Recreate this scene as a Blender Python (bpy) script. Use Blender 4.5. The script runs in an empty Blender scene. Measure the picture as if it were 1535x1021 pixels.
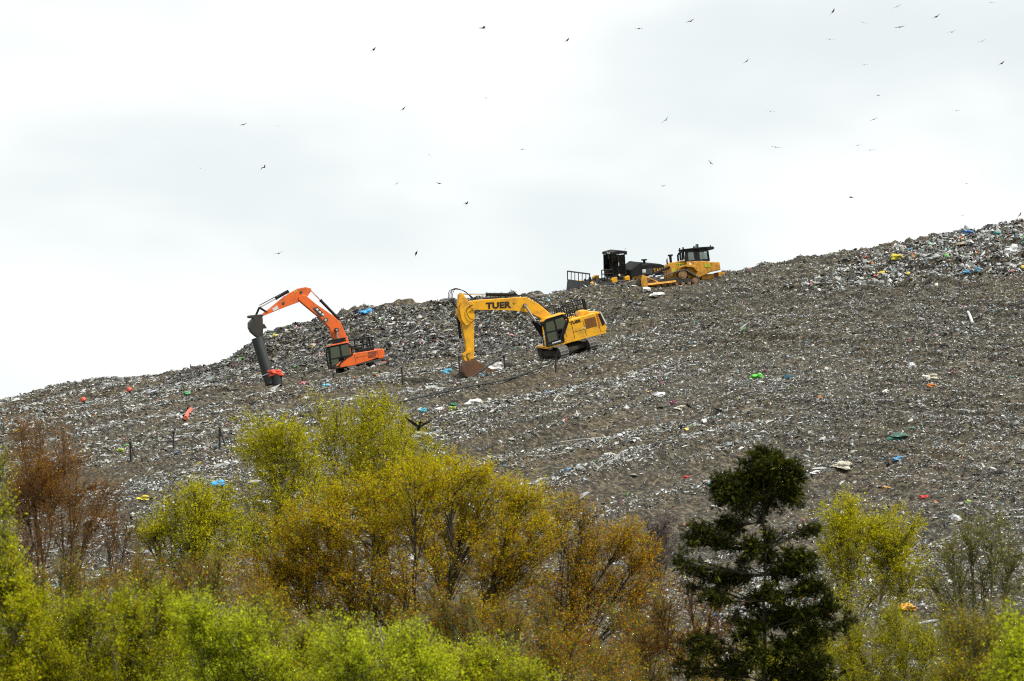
import math, random
import numpy as np
R = math.radians
# ---------------------------------------------------------------- camera geometry
LENS, PITCH = 107.0, R(6.12)
K = 1535 * LENS / 36.0

def ray(px, py):
    a, b = (px - 767.5) / K, (510.5 - py) / K
    return np.array([a, math.cos(PITCH) - b * math.sin(PITCH), math.sin(PITCH) + b * math.cos(PITCH)])

def at_depth(px, py, Y):
    d = ray(px, py)
    return d * (Y / d[1])

# ---------------------------------------------------------------- noise
def _h(ix, iy, s):
    v = np.sin(ix * 127.1 + iy * 311.7 + s * 74.7) * 43758.5453
    return v - np.floor(v)

def vnoise(x, y, s=0):
    x = np.asarray(x, float); y = np.asarray(y, float)
    ix, iy = np.floor(x), np.floor(y)
    fx, fy = x - ix, y - iy
    fx = fx * fx * fx * (fx * (fx * 6 - 15) + 10); fy = fy * fy * fy * (fy * (fy * 6 - 15) + 10)
    a, b, c, d = _h(ix, iy, s), _h(ix + 1, iy, s), _h(ix, iy + 1, s), _h(ix + 1, iy + 1, s)
    return (a * (1 - fx) + b * fx) * (1 - fy) + (c * (1 - fx) + d * fx) * fy - 0.5

def sstep(a, b, x):
    t = np.clip((x - a) / (b - a), 0, 1)
    return t * t * (3 - 2 * t)

# ---------------------------------------------------------------- the landfill hill
Y0, YC, ZB = 100.0, 235.0, -3.4
SKY = [(-900, 720), (-300, 655), (0, 604), (100, 581), (200, 569), (340, 547), (480, 522), (640, 494), (760, 472), (900, 441),
       (1080, 408), (1200, 386), (1350, 362), (1535, 333), (1800, 292), (2500, 190)]
CX = np.array([at_depth(x, y, YC)[0] for x, y in SKY]); CZ = np.array([at_depth(x, y, YC)[2] for x, y in SKY])
BANK = [(325, 0), (342, 8), (372, 22), (400, 37), (440, 40), (480, 44), (540, 50), (600, 44), (640, 42), (680, 40), (730, 38), (770, 37), (850, 18),
        (900, 12), (960, 9), (1010, 2), (1060, 0)]
BX = np.array([(x - 767.5) / K * YC for x, y in BANK]); BZ = np.array([y / K * YC for x, y in BANK])
PADS = []          # (x, y, z, gradient x, gradient y, inner radius, outer radius): level stances the machines have cut
BUMPS = []         # (x, y, height, radius x, radius y, angle)

def ruts(X, Y):
    """-1..1: vehicle tracks running diagonally up the left half, contour rows on the right half."""
    left = 1 - sstep(4, 20, X + (Y - 200) * 0.12)
    u, v = X * 0.78 + Y * 0.62, -X * 0.62 + Y * 0.78
    u2, v2 = X * 0.74 - Y * 0.67, X * 0.67 + Y * 0.74
    a = vnoise(u / 24, v / 3.0, 5) * 1.25 + vnoise(u / 12, v / 1.5, 6) * 0.9 + vnoise(u / 6, v / 0.7, 17) * 0.4
    b = vnoise(u2 / 9, v2 / 1.5, 7) * 1.0 + vnoise(u2 / 3, v2 / 0.75, 8) * 0.9
    b = b + 0.55 * np.sin(2 * np.pi * v2 / 1.35 + 3 * vnoise(u2 / 7, v2 / 7, 18)) * sstep(-0.15, 0.2, vnoise(X / 14, Y / 18, 19))      # cleat rows
    return left * a + (1 - left) * b

def hill(X, Y, fine=True):
    X = np.asarray(X, float); Y = np.asarray(Y, float)
    zc = np.interp(X, CX, CZ)
    s = (zc - ZB) / (YC - Y0)
    plane = ZB + s * (Y - Y0)
    # soft toe
    plane = ZB + np.logaddexp(0, (plane - ZB) / 0.8) * 0.8
    top = zc + 0.55 + (Y - YC) * 0.01
    k = 0.7
    z = -np.logaddexp(-plane / k, -top / k) * k
    bank = np.interp(X, BX, BZ) * sstep(YC - 11, YC - 1.0, Y + 2.5 * vnoise(X / 5, Y / 9, 31))
    z = z + bank
    slope = sstep(0.2, 3.0, plane - ZB)
    # broad undulation
    und = 1.3 * vnoise(X / 22, Y / 22, 1) + 0.55 * vnoise(X / 8, Y / 8, 2)
    z = z + und * slope * (1 - 0.75 * sstep(YC - 14, YC - 4, Y))
    if fine:
        z = z + slope * ruts(X, Y) * (0.26 + 0.42 * (1 - sstep(4, 20, X + (Y - 200) * 0.12)))
        z = z + slope * (vnoise(X / 0.7, Y / 0.7, 9) * 0.20 + vnoise(X / 0.4, Y / 0.45, 10) * 0.22)
        bk = np.clip(np.interp(X, BX, BZ), 0, 1.2) * sstep(YC - 13, YC - 7, Y)
        z = z + bk * (vnoise(X / 2.1, Y / 2.4, 11) * 0.30 + vnoise(X / 0.9, Y / 1.1, 12) * 0.34 + vnoise(X / 0.45, Y / 0.5, 13) * 0.25)
        fresh = sstep(17, 26, X) * sstep(YC - 32, YC - 22, Y)
        z = z + fresh * (vnoise(X / 1.3, Y / 1.3, 14) * 0.55 + vnoise(X / 0.6, Y / 0.6, 15) * 0.4)
    for (x0, y0, z0, gx, gy, r0, r1) in PADS:
        r = np.hypot(X - x0, Y - y0)
        w = 1 - sstep(r0, r1, r)
        pz = z0 + gx * (X - x0) + gy * (Y - y0)
        if fine:
            pz = pz + vnoise(X / 0.5, Y / 0.5, 16) * 0.12 - 0.03
        z = z * (1 - w) + pz * w
    for (bx, by, h, rx, ry, an) in BUMPS:
        c, sn = math.cos(an), math.sin(an)
        du, dv = ((X - bx) * c + (Y - by) * sn) / rx, (-(X - bx) * sn + (Y - by) * c) / ry
        z = z + h * np.exp(-(du * du + dv * dv))
    return z

def hit(px, py, fine=False, y_from=101.0, y_to=250.0):
    d = ray(px, py)
    Y = np.arange(y_from, y_to, 0.05)
    P = d[None, :] * (Y / d[1])[:, None]
    z = hill(P[:, 0], P[:, 1], fine)
    below = np.nonzero(z >= P[:, 2])[0]
    i = below[0] if len(below) else len(Y) - 1
    return np.array([P[i, 0], P[i, 1], z[i]])

def pose(p, up, yaw):
    """Matrix (4x4) of a machine standing at p: up is its up direction, yaw the heading measured from -X towards the viewer."""
    u = np.array(up, float); u /= np.linalg.norm(u)
    f = np.array([-math.cos(yaw), -math.sin(yaw), 0.0])
    f = f - u * f.dot(u); f /= np.linalg.norm(f)
    l = np.cross(u, f)
    M = np.eye(4); M[:3, 0] = f; M[:3, 1] = l; M[:3, 2] = u; M[:3, 3] = p
    return M

def stance(px, py, up, yaw, r0=2.6, r1=4.6, lift=0.0, depth=None):
    p = at_depth(px, py, depth) if depth else hit(px, py)
    p = p + np.array([0, 0, lift])
    PADS.append((p[0], p[1], p[2], -up[0] / up[2], -up[1] / up[2], r0, r1))
    return pose(p, up, yaw)

DIGGER = stance(853, 529, (-0.245, -0.20, 1), R(14), lift=-0.1)          # yellow excavator
LOADER = stance(541, 553, (-0.17, -0.14, 1), R(16), 2.3, 3.3, lift=-0.5)          # orange excavator, its tracks in a dip
DOZER = stance(1024, 424, (-0.08, -0.09, 1), R(11), 2.2, 3.6, lift=-0.30)
TANA = stance(925, 424, (-0.05, -0.22, 1), R(26), 2.8, 5.0, lift=-1.3, depth=243)
for px, py, h, rx, ry in ((549, 563, 0.75, 3.4, 0.8), (900, 434, 0.40, 3.2, 1.3), (948, 431, 0.48, 1.3, 1.0), (720, 560, -0.35, 1.3, 1.3)):
    p = hit(px, py) if px != 900 else at_depth(900, 430, 234.3); BUMPS.append((p[0], p[1], h, rx, ry, 0.15))
_r = DOZER @ np.array([-2.9, 0.8, 0, 1]); BUMPS.append((_r[0], _r[1], 0.42, 1.5, 1.0, 0.1))
PIPE_AT = hit(407, 571)
# ---- END CORE
import bpy
from mathutils import Matrix, Vector
scene = bpy.context.scene
COL = scene.collection
CY = scene.cycles
scene.render.engine = 'CYCLES'

# ---------------------------------------------------------------- objects and properties
def tag(o, label=None, cat=None, group=None, kind=None):
    if label: o['label'] = label
    if cat: o['category'] = cat
    if group: o['group'] = group
    if kind: o['kind'] = kind
    return o

def empty(name, M):
    o = bpy.data.objects.new(name, None)
    o.empty_display_size = 0.3
    COL.objects.link(o)
    o.matrix_world = Matrix(M.tolist()) if isinstance(M, np.ndarray) else M
    return o

def loc_m(p, rz=0.0):
    return Matrix.Translation(Vector(p)) @ Matrix.Rotation(rz, 4, 'Z')

class MB:
    """Collects simple solids and links them as one mesh object."""
    def __init__(s):
        s.v, s.f, s.m, s.mi = [], [], [], 0
    def add(s, vs, fs):
        o = len(s.v); s.v += [tuple(map(float, v)) for v in vs]
        for f in fs: s.f.append(tuple(i + o for i in f)); s.m.append(s.mi)
    def mat(s, i): s.mi = i; return s
    def box(s, c, d, M=None):
        x, y, z = d[0] / 2, d[1] / 2, d[2] / 2
        vs = [Vector((a * x, b * y, e * z)) for a in (-1, 1) for b in (-1, 1) for e in (-1, 1)]
        if M is not None: vs = [M @ v for v in vs]
        vs = [v + Vector(c) for v in vs]
        s.add(vs, [(0, 1, 3, 2), (4, 6, 7, 5), (0, 4, 5, 1), (2, 3, 7, 6), (0, 2, 6, 4), (1, 5, 7, 3)])
        return s
    def prism(s, prof, y0, y1, prof2=None):
        p2 = prof2 or prof; n = len(prof)
        vs = [(x, y0, z) for x, z in prof] + [(x, y1, z) for x, z in p2]
        fs = [tuple(range(n)), tuple(range(2 * n - 1, n - 1, -1))]
        fs += [(i, n + i, n + (i + 1) % n, (i + 1) % n) for i in range(n)]
        s.add(vs, fs); return s
    def tube(s, pts, r, n=8, cap=True):
        pts = [Vector(p) for p in pts]; rs = r if isinstance(r, (list, tuple)) else [r] * len(pts)
        rings = []
        up = Vector((0.13, 0.21, 0.97))
        for i, p in enumerate(pts):
            d = (pts[min(i + 1, len(pts) - 1)] - pts[max(i - 1, 0)]).normalized()
            if abs(d.dot(up)) > 0.95: up = Vector((0.9, 0.3, 0.1))
            a = d.cross(up).normalized(); b = d.cross(a)
            rings.append([p + (a * math.cos(t) + b * math.sin(t)) * rs[i] for t in [2 * math.pi * k / n for k in range(n)]])
        vs = [v for q in rings for v in q]; fs = []
        for i in range(len(rings) - 1):
            for k in range(n):
                fs.append((i * n + k, i * n + (k + 1) % n, (i + 1) * n + (k + 1) % n, (i + 1) * n + k))
        if cap:
            fs.append(tuple(range(n - 1, -1, -1))); o = (len(rings) - 1) * n; fs.append(tuple(range(o, o + n)))
        s.add(vs, fs); return s
    def cyl(s, p0, p1, r, n=12): return s.tube([p0, p1], r, n)
    def build(s, name, mats, parent=None, bevel=0.0, smooth=False):
        me = bpy.data.meshes.new(name); me.from_pydata(s.v, [], s.f)
        for m in (mats if isinstance(mats, (list, tuple)) else [mats]): me.materials.append(m)
        me.polygons.foreach_set('material_index', s.m)
        if smooth: me.polygons.foreach_set('use_smooth', [True] * len(s.f))
        me.update()
        import bmesh
        bm = bmesh.new(); bm.from_mesh(me); bmesh.ops.recalc_face_normals(bm, faces=bm.faces); bm.to_mesh(me); bm.free()
        o = bpy.data.objects.new(name, me); COL.objects.link(o)
        if parent is not None: o.parent = parent
        if bevel:
            b = o.modifiers.new('edge', 'BEVEL'); b.width = bevel; b.segments = 2; b.limit_method = 'ANGLE'; b.angle_limit = R(35)
        return o

def big_mesh(name, V, F, mat, parent=None, col=None, smooth=False):
    """V (n,3), F (m,k) numpy arrays -> mesh object; col (n,3) gives each vertex its piece's own colour."""
    me = bpy.data.meshes.new(name)
    n, m, k = len(V), len(F), F.shape[1]
    me.vertices.add(n); me.vertices.foreach_set('co', np.ascontiguousarray(V, np.float32).ravel())
    me.loops.add(m * k); me.loops.foreach_set('vertex_index', np.ascontiguousarray(F, np.int32).ravel())
    me.polygons.add(m)
    me.polygons.foreach_set('loop_start', np.arange(0, m * k, k, dtype=np.int32))
    me.polygons.foreach_set('loop_total', np.full(m, k, np.int32))
    if smooth: me.polygons.foreach_set('use_smooth', np.ones(m, bool))
    me.update(calc_edges=True)
    if col is not None:
        a = me.attributes.new('piece_colour', 'FLOAT_COLOR', 'POINT')
        c4 = np.ones((n, 4), np.float32); c4[:, :3] = col
        a.data.foreach_set('color', c4.ravel())
    me.materials.append(mat)
    o = bpy.data.objects.new(name, me); COL.objects.link(o)
    if parent is not None: o.parent = parent
    return o

# ---------------------------------------------------------------- materials
def new_mat(name):
    m = bpy.data.materials.new(name); m.use_nodes = True
    nt = m.node_tree; nt.nodes.clear()
    out = nt.nodes.new('ShaderNodeOutputMaterial')
    return m, nt, out

def N(nt, t, **kw):
    n = nt.nodes.new(t)
    for k, v in kw.items():
        if k in n.inputs: n.inputs[k].default_value = v
        else: setattr(n, k, v)
    return n

def rgba(c): return (c[0], c[1], c[2], 1)

def noise(nt, scale, detail=4, rough=0.6, vec=None):
    n = N(nt, 'ShaderNodeTexNoise', Scale=scale, Detail=detail, Roughness=rough)
    if vec is None:
        tc = nt.nodes.new('ShaderNodeTexCoord'); vec = tc.outputs['Object']
    nt.links.new(vec, n.inputs['Vector'])
    return n

def ramp(nt, fac, stops):
    r = nt.nodes.new('ShaderNodeValToRGB'); e = r.color_ramp.elements
    while len(e) < len(stops): e.new(0.5)
    for i, (p, c) in enumerate(stops): e[i].position = p; e[i].color = rgba(c) if len(c) == 3 else c
    nt.links.new(fac, r.inputs['Fac']); return r

def mixc(nt, fac, a, b):
    m = nt.nodes.new('ShaderNodeMix'); m.data_type = 'RGBA'
    for s, v in ((0, fac), (6, a), (7, b)):
        if isinstance(v, (int, float)): m.inputs[s].default_value = v
        elif isinstance(v, tuple): m.inputs[s].default_value = rgba(v)
        else: nt.links.new(v, m.inputs[s])
    return m.outputs[2]

def paint(name, col, dirt=(0.10, 0.075, 0.05), amount=0.5, rough=0.42, metal=0.0, spec=0.5, scale=1.6):
    """Worn paint or metal: patches of dried mud and scuffs over the base colour."""
    m, nt, out = new_mat(name)
    b = N(nt, 'ShaderNodeBsdfPrincipled', Metallic=metal)
    n1, n2 = noise(nt, scale, 6, 0.65), noise(nt, scale * 5, 3, 0.6)
    r1 = ramp(nt, n1.outputs['Fac'], [(0.44, (0, 0, 0)), (0.66, (amount,) * 3)])
    r2 = ramp(nt, n2.outputs['Fac'], [(0.55, (0, 0, 0)), (0.80, (amount * 0.12,) * 3)])
    mx = N(nt, 'ShaderNodeMath', operation='MAXIMUM'); nt.links.new(r1.outputs[0], mx.inputs[0]); nt.links.new(r2.outputs[0], mx.inputs[1])
    nt.links.new(mixc(nt, mx.outputs[0], tuple(col), tuple(dirt)), b.inputs['Base Color'])
    rr = ramp(nt, mx.outputs[0], [(0.0, (rough,) * 3), (0.5, (0.85,) * 3)])
    nt.links.new(rr.outputs[0], b.inputs['Roughness'])
    b.inputs['Specular IOR Level'].default_value = spec
    bp = N(nt, 'ShaderNodeBump', Strength=0.25, Distance=0.01); nt.links.new(n2.outputs['Fac'], bp.inputs['Height'])
    nt.links.new(bp.outputs[0], b.inputs['Normal'])
    nt.links.new(b.outputs[0], out.inputs[0]); return m

def glass(name, tint=(0.30, 0.46, 0.42), refl=0.34):
    m, nt, out = new_mat(name)
    t = N(nt, 'ShaderNodeBsdfTransparent', Color=rgba(tint)); g = N(nt, 'ShaderNodeBsdfGlossy', Color=(0.9, 0.95, 0.95, 1), Roughness=0.06)
    f = N(nt, 'ShaderNodeFresnel', IOR=1.5)
    a = N(nt, 'ShaderNodeMath', operation='ADD'); a.inputs[1].default_value = refl; nt.links.new(f.outputs[0], a.inputs[0]); a.use_clamp = True
    x = nt.nodes.new('ShaderNodeMixShader'); nt.links.new(a.outputs[0], x.inputs[0]); nt.links.new(t.outputs[0], x.inputs[1]); nt.links.new(g.outputs[0], x.inputs[2])
    nt.links.new(x.outputs[0], out.inputs[0]); return m

def leafy(name, trans=0.5):
    m, nt, out = new_mat(name)
    at = N(nt, 'ShaderNodeAttribute', attribute_name='piece_colour')
    d = N(nt, 'ShaderNodeBsdfDiffuse'); t = N(nt, 'ShaderNodeBsdfTranslucent')
    nt.links.new(at.outputs['Color'], d.inputs[0]); nt.links.new(at.outputs['Color'], t.inputs[0])
    x = nt.nodes.new('ShaderNodeMixShader'); x.inputs[0].default_value = trans
    nt.links.new(d.outputs[0], x.inputs[1]); nt.links.new(t.outputs[0], x.inputs[2]); nt.links.new(x.outputs[0], out.inputs[0]); return m

def bark(name, a, b, scale=3.0):
    m, nt, out = new_mat(name)
    p = N(nt, 'ShaderNodeBsdfPrincipled', Roughness=0.9)
    n = noise(nt, scale, 5, 0.7)
    r = ramp(nt, n.outputs['Fac'], [(0.38, a), (0.62, b)])
    nt.links.new(r.outputs[0], p.inputs['Base Color'])
    bp = N(nt, 'ShaderNodeBump', Strength=0.6, Distance=0.02); nt.links.new(n.outputs['Fac'], bp.inputs['Height']); nt.links.new(bp.outputs[0], p.inputs['Normal'])
    nt.links.new(p.outputs[0], out.inputs[0]); return m

def scraps(name, rough=0.5):
    m, nt, out = new_mat(name)
    at = N(nt, 'ShaderNodeAttribute', attribute_name='piece_colour')
    p = N(nt, 'ShaderNodeBsdfPrincipled', Roughness=rough)
    n = noise(nt, 7.0, 4, 0.7)
    r = ramp(nt, n.outputs['Fac'], [(0.45, (0, 0, 0)), (0.70, (0.55,) * 3)])
    nt.links.new(mixc(nt, r.outputs[0], at.outputs['Color'], (0.09, 0.07, 0.05)), p.inputs['Base Color'])
    nt.links.new(p.outputs[0], out.inputs[0]); return m

_lm = {}
def scrap_colour(c, trans=0.0):
    """Crumpled plastic, cloth or board of one colour with smears of soil."""
    k = tuple(c)
    if k not in _lm:
        _lm[k] = paint('litter_plastic', c, (0.10, 0.08, 0.06), 0.7, 0.5, scale=3.0)
    return _lm[k]

M = {
    'yellow': paint('excavator_yellow', (0.95, 0.47, 0.014), amount=0.5),
    'cat_yellow': paint('dozer_yellow', (0.62, 0.30, 0.02), (0.16, 0.075, 0.02), 0.8, scale=2.6),
    'tana_yellow': paint('compactor_yellow', (0.80, 0.40, 0.01), amount=0.5),
    'sticker': paint('lime_sticker', (0.50, 0.52, 0.02), amount=0.5),
    'orange': paint('excavator_orange', (0.86, 0.15, 0.020), amount=0.5),
    'grille': paint('grille_brown', (0.30, 0.12, 0.02), amount=0.4),
    'grille_red': paint('grille_red', (0.28, 0.05, 0.02), amount=0.4),
    'black': paint('machine_black', (0.009, 0.010, 0.011), (0.03, 0.026, 0.022), 0.3, 0.55, spec=0.25),
    'ink': paint('lettering_black', (0.010, 0.008, 0.008), (0.2, 0.1, 0.02), 0.15, 0.5),
    'gunmetal': paint('dark_steel', (0.035, 0.037, 0.038), (0.10, 0.085, 0.065), 0.6, 0.55),
    'track': paint('track_steel', (0.14, 0.135, 0.125), (0.25, 0.235, 0.21), 0.7, 0.6),
    'track_side': paint('track_side', (0.025, 0.023, 0.02), (0.07, 0.055, 0.04), 0.6, 0.8),
    'chrome': paint('cylinder_rod', (0.62, 0.64, 0.64), (0.3, 0.3, 0.3), 0.2, 0.2, 0.9),
    'rust': paint('bucket_rust', (0.17, 0.075, 0.032), (0.07, 0.05, 0.04), 0.8, 0.7),
    'steel': paint('bucket_steel', (0.03, 0.029, 0.026), (0.075, 0.058, 0.04), 0.7, 0.6),
    'hub': paint('wheel_hub', (0.30, 0.17, 0.08), (0.12, 0.08, 0.05), 0.7, 0.7),
    'white': paint('white_paint', (0.72, 0.73, 0.72), amount=0.3),
    'red': paint('hazard_red', (0.45, 0.03, 0.015), amount=0.3),
    'seat': paint('cab_seat', (0.03, 0.03, 0.035), amount=0.2),
    'interior': paint('cab_interior', (0.10, 0.13, 0.12), amount=0.2),
    'beacon': paint('beacon_green', (0.02, 0.30, 0.14), amount=0.1),
    'lens': paint('lamp_lens', (0.75, 0.72, 0.5), amount=0.1, rough=0.15),
    'glass': glass('cab_glass'),
    'dark_glass': glass('compactor_glass', (0.012, 0.018, 0.022), 0.03),
    'pipe': paint('black_pipe', (0.013, 0.020, 0.018), (0.035, 0.03, 0.026), 0.3, 0.4),
    'coral': paint('coral_plastic', (0.80, 0.10, 0.05), (0.4, 0.06, 0.04), 0.4, 0.5, scale=6),
    'strap': paint('pale_strap', (0.55, 0.56, 0.54), amount=0.4),
    'post': paint('post_steel', (0.012, 0.012, 0.013), (0.05, 0.04, 0.03), 0.4, 0.7),
    'leaf': leafy('leaf'), 'needle': leafy('needle', 0.08),
    'bark_dark': bark('dark_bark', (0.020, 0.016, 0.011), (0.055, 0.045, 0.03)),
    'bark_red': bark('reddish_twig_bark', (0.065, 0.034, 0.012), (0.15, 0.082, 0.028)),
    'bark_birch': bark('birch_bark', (0.10, 0.085, 0.06), (0.50, 0.47, 0.40), 2.0),
    'bark_twig': bark('brown_twig_bark', (0.045, 0.036, 0.012), (0.11, 0.09, 0.03)),
    'bark_olive': bark('olive_bark', (0.06, 0.056, 0.016), (0.15, 0.14, 0.04)),
    'bark_pine': bark('pine_bark', (0.018, 0.015, 0.008), (0.05, 0.042, 0.02)),
    'bark_grey': bark('grey_bark', (0.05, 0.042, 0.042), (0.14, 0.12, 0.11)),
    'scrap': scraps('litter_scraps'),
}

def lettering(text, M4, height, parent, mat, name='lettering', width=None, bold=0.012, depth=0.012):
    cu = bpy.data.curves.new('lettering', 'FONT'); cu.body = text; cu.size = 1.0; cu.offset = bold; cu.extrude = 0.5
    cu.align_x = 'CENTER'; cu.align_y = 'CENTER'; cu.space_character = 1.06
    t = bpy.data.objects.new('lettering_curve', cu); COL.objects.link(t)
    dg = bpy.context.evaluated_depsgraph_get()
    me = bpy.data.meshes.new_from_object(t.evaluated_get(dg))
    bpy.data.objects.remove(t)
    co = np.zeros(len(me.vertices) * 3, np.float32); me.vertices.foreach_get('co', co); co = co.reshape(-1, 3)
    mn, mx_ = co.min(0), co.max(0); co -= (mn + mx_) / 2
    co[:, 1] *= height / (mx_[1] - mn[1]); co[:, 0] *= (width / (mx_[0] - mn[0])) if width else height / (mx_[1] - mn[1]); co[:, 2] *= depth
    w = np.array(M4)[:3, :3]; co = co @ w.T + np.array(M4)[:3, 3]
    me.vertices.foreach_set('co', co.astype(np.float32).ravel()); me.update()
    me.materials.clear(); me.materials.append(mat); me.name = name
    me.polygons.foreach_set('material_index', [0] * len(me.polygons))
    o = bpy.data.objects.new(name, me); COL.objects.link(o); o.parent = parent
    return o

def side_frame(x, y, z, ang=0.0):
    """Frame of writing on a machine's left flank: reads towards the rear, upright, ang lifts its end."""
    c, s = math.cos(ang), math.sin(ang)
    X, Y = np.array([-c, 0, s]), np.array([s, 0, c])
    m = np.eye(4); m[:3, 0] = X; m[:3, 1] = Y; m[:3, 2] = (0, 1, 0); m[:3, 3] = (x, y, z)
    return m

# ---------------------------------------------------------------- camera, sky, sun
cd = bpy.data.cameras.new('camera'); cam = bpy.data.objects.new('camera', cd); COL.objects.link(cam); scene.camera = cam
cam.location = (0, 0, 0); cam.rotation_euler = (math.pi / 2 + PITCH, 0, 0)
cd.lens = LENS; cd.sensor_width = 36; cd.clip_start = 0.5; cd.clip_end = 20000
cd.dof.use_dof = True; cd.dof.focus_distance = 205; cd.dof.aperture_fstop = 2.4

SUN_EL, SUN_AZ = R(52), R(112)          # azimuth clockwise from the view direction (+Y): high on the right
w = bpy.data.worlds.new('World'); scene.world = w; w.use_nodes = True
nt = w.node_tree; nt.nodes.clear()
wo = nt.nodes.new('ShaderNodeOutputWorld'); bg = N(nt, 'ShaderNodeBackground', Strength=0.1)
sky = nt.nodes.new('ShaderNodeTexSky'); sky.sky_type = 'NISHITA'; sky.sun_disc = False
sky.sun_elevation = SUN_EL; sky.sun_rotation = SUN_AZ; sky.air_density = 1.0; sky.dust_density = 2.0
tc = nt.nodes.new('ShaderNodeTexCoord')
mp = N(nt, 'ShaderNodeMapping'); mp.inputs['Scale'].default_value = (7.0, 7.0, 16.0); mp.inputs['Location'].default_value = (3.3, 1.0, 0.35)
nt.links.new(tc.outputs['Generated'], mp.inputs['Vector'])
cn = noise(nt, 1.0, 3, 0.5, mp.outputs[0])
# broken overcast: thick white cloud with thinner grey-blue patches of the clear sky's colour
cloud = ramp(nt, cn.outputs['Fac'], [(0.38, (7.85, 8.35, 8.33)), (0.56, (8.7, 8.92, 8.87)), (0.78, (9.5, 9.55, 9.5))])
cov = ramp(nt, cn.outputs['Fac'], [(0.30, (0.86,) * 3), (0.52, (1.0,) * 3)])
nt.links.new(mixc(nt, cov.outputs[0], sky.outputs[0], cloud.outputs[0]), bg.inputs['Color'])
nt.links.new(bg.outputs[0], wo.inputs[0])
sd = bpy.data.lights.new('sun', 'SUN'); sun = bpy.data.objects.new('sun', sd); COL.objects.link(sun)
sd.energy = 4.2; sd.angle = R(6); sd.color = (1.0, 0.96, 0.88)
sdir = Vector((math.sin(SUN_AZ) * math.cos(SUN_EL), math.cos(SUN_AZ) * math.cos(SUN_EL), math.sin(SUN_EL)))
sun.rotation_euler = sdir.to_track_quat('Z', 'Y').to_euler()
scene.view_settings.view_transform = 'Standard'; scene.view_settings.look = 'None'
scene.view_settings.exposure = 0.22; scene.view_settings.gamma = 1
CY.use_denoising = False; CY.max_bounces = 8; CY.diffuse_bounces = 4; CY.glossy_bounces = 2; CY.transmission_bounces = 4; CY.transparent_max_bounces = 12
CY.caustics_reflective = False; CY.caustics_refractive = False
CY.sample_clamp_indirect = 4.0; CY.filter_width = 1.1
# ---------------------------------------------------------------- ground and hill
def ground_mat():
    m, nt, out = new_mat('rough_grass_ground')
    p = N(nt, 'ShaderNodeBsdfPrincipled', Roughness=0.95)
    n = noise(nt, 0.35, 8, 0.7)
    r = ramp(nt, n.outputs['Fac'], [(0.35, (0.035, 0.03, 0.015)), (0.55, (0.06, 0.065, 0.018)), (0.7, (0.09, 0.08, 0.03))])
    nt.links.new(r.outputs[0], p.inputs['Base Color']); nt.links.new(p.outputs[0], out.inputs[0]); return m

def soil_mat():
    m, nt, out = new_mat('compacted_waste_and_soil')
    p = N(nt, 'ShaderNodeBsdfPrincipled', Roughness=0.9)
    big, mid, fine = noise(nt, 0.09, 4, 0.6), noise(nt, 0.9, 5, 0.7), noise(nt, 4.2, 5, 0.75)
    base = ramp(nt, mid.outputs['Fac'], [(0.36, (0.006, 0.005, 0.003)), (0.50, (0.048, 0.036, 0.018)), (0.66, (0.135, 0.102, 0.054))])
    grey = ramp(nt, mid.outputs['Fac'], [(0.36, (0.006, 0.006, 0.005)), (0.52, (0.036, 0.035, 0.027)), (0.68, (0.105, 0.10, 0.08))])
    f1 = ramp(nt, big.outputs['Fac'], [(0.42, (0, 0, 0)), (0.58, (1, 1, 1))])
    c = mixc(nt, f1.outputs[0], base.outputs[0], grey.outputs[0])
    f2 = ramp(nt, fine.outputs['Fac'], [(0.43, (0.004, 0.004, 0.003)), (0.5, (0.044, 0.035, 0.019)), (0.60, (0.23, 0.19, 0.12))])
    c = mixc(nt, 0.55, c, f2.outputs[0])
    nt.links.new(c, p.inputs['Base Color'])
    bp = N(nt, 'ShaderNodeBump', Strength=1.0, Distance=0.12); nt.links.new(fine.outputs['Fac'], bp.inputs['Height'])
    nt.links.new(bp.outputs[0], p.inputs['Normal'])
    nt.links.new(p.outputs[0], out.inputs[0]); return m

g = MB(); S = 6000
g.add([(-S, -S, ZB - 0.05), (S, -S, ZB - 0.05), (S, S, ZB - 0.05), (-S, S, ZB - 0.05)], [(0, 1, 2, 3)])
tag(g.build('ground', ground_mat()), 'rough grassy ground under the trees below the landfill', 'ground', kind='structure')

xs = np.concatenate([np.arange(-150, -48, 3.0), np.arange(-48, 48, 0.17), np.arange(48, 150.1, 3.0)])
ys = np.concatenate([np.arange(92, 112, 1.0), np.arange(112, 205, 0.24), np.arange(205, 248, 0.15), np.arange(248, 330.1, 3.0)])
XX, YY = np.meshgrid(xs, ys)
ZZ = hill(XX, YY)
edge = 1 - sstep(85, 150, np.abs(XX)); back = 1 - sstep(265, 330, YY)
ZZ = ZB - 0.3 + (ZZ - ZB + 0.3) * edge * back
ny, nx = XX.shape
V = np.stack([XX.ravel(), YY.ravel(), ZZ.ravel()], 1)
idx = np.arange(ny * nx).reshape(ny, nx)
F = np.stack([idx[:-1, :-1].ravel(), idx[:-1, 1:].ravel(), idx[1:, 1:].ravel(), idx[1:, :-1].ravel()], 1)
tag(big_mesh('hill', V, F, soil_mat(), smooth=True), 'landfill hillside of compacted waste and brown soil', 'hill', kind='structure')

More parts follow.
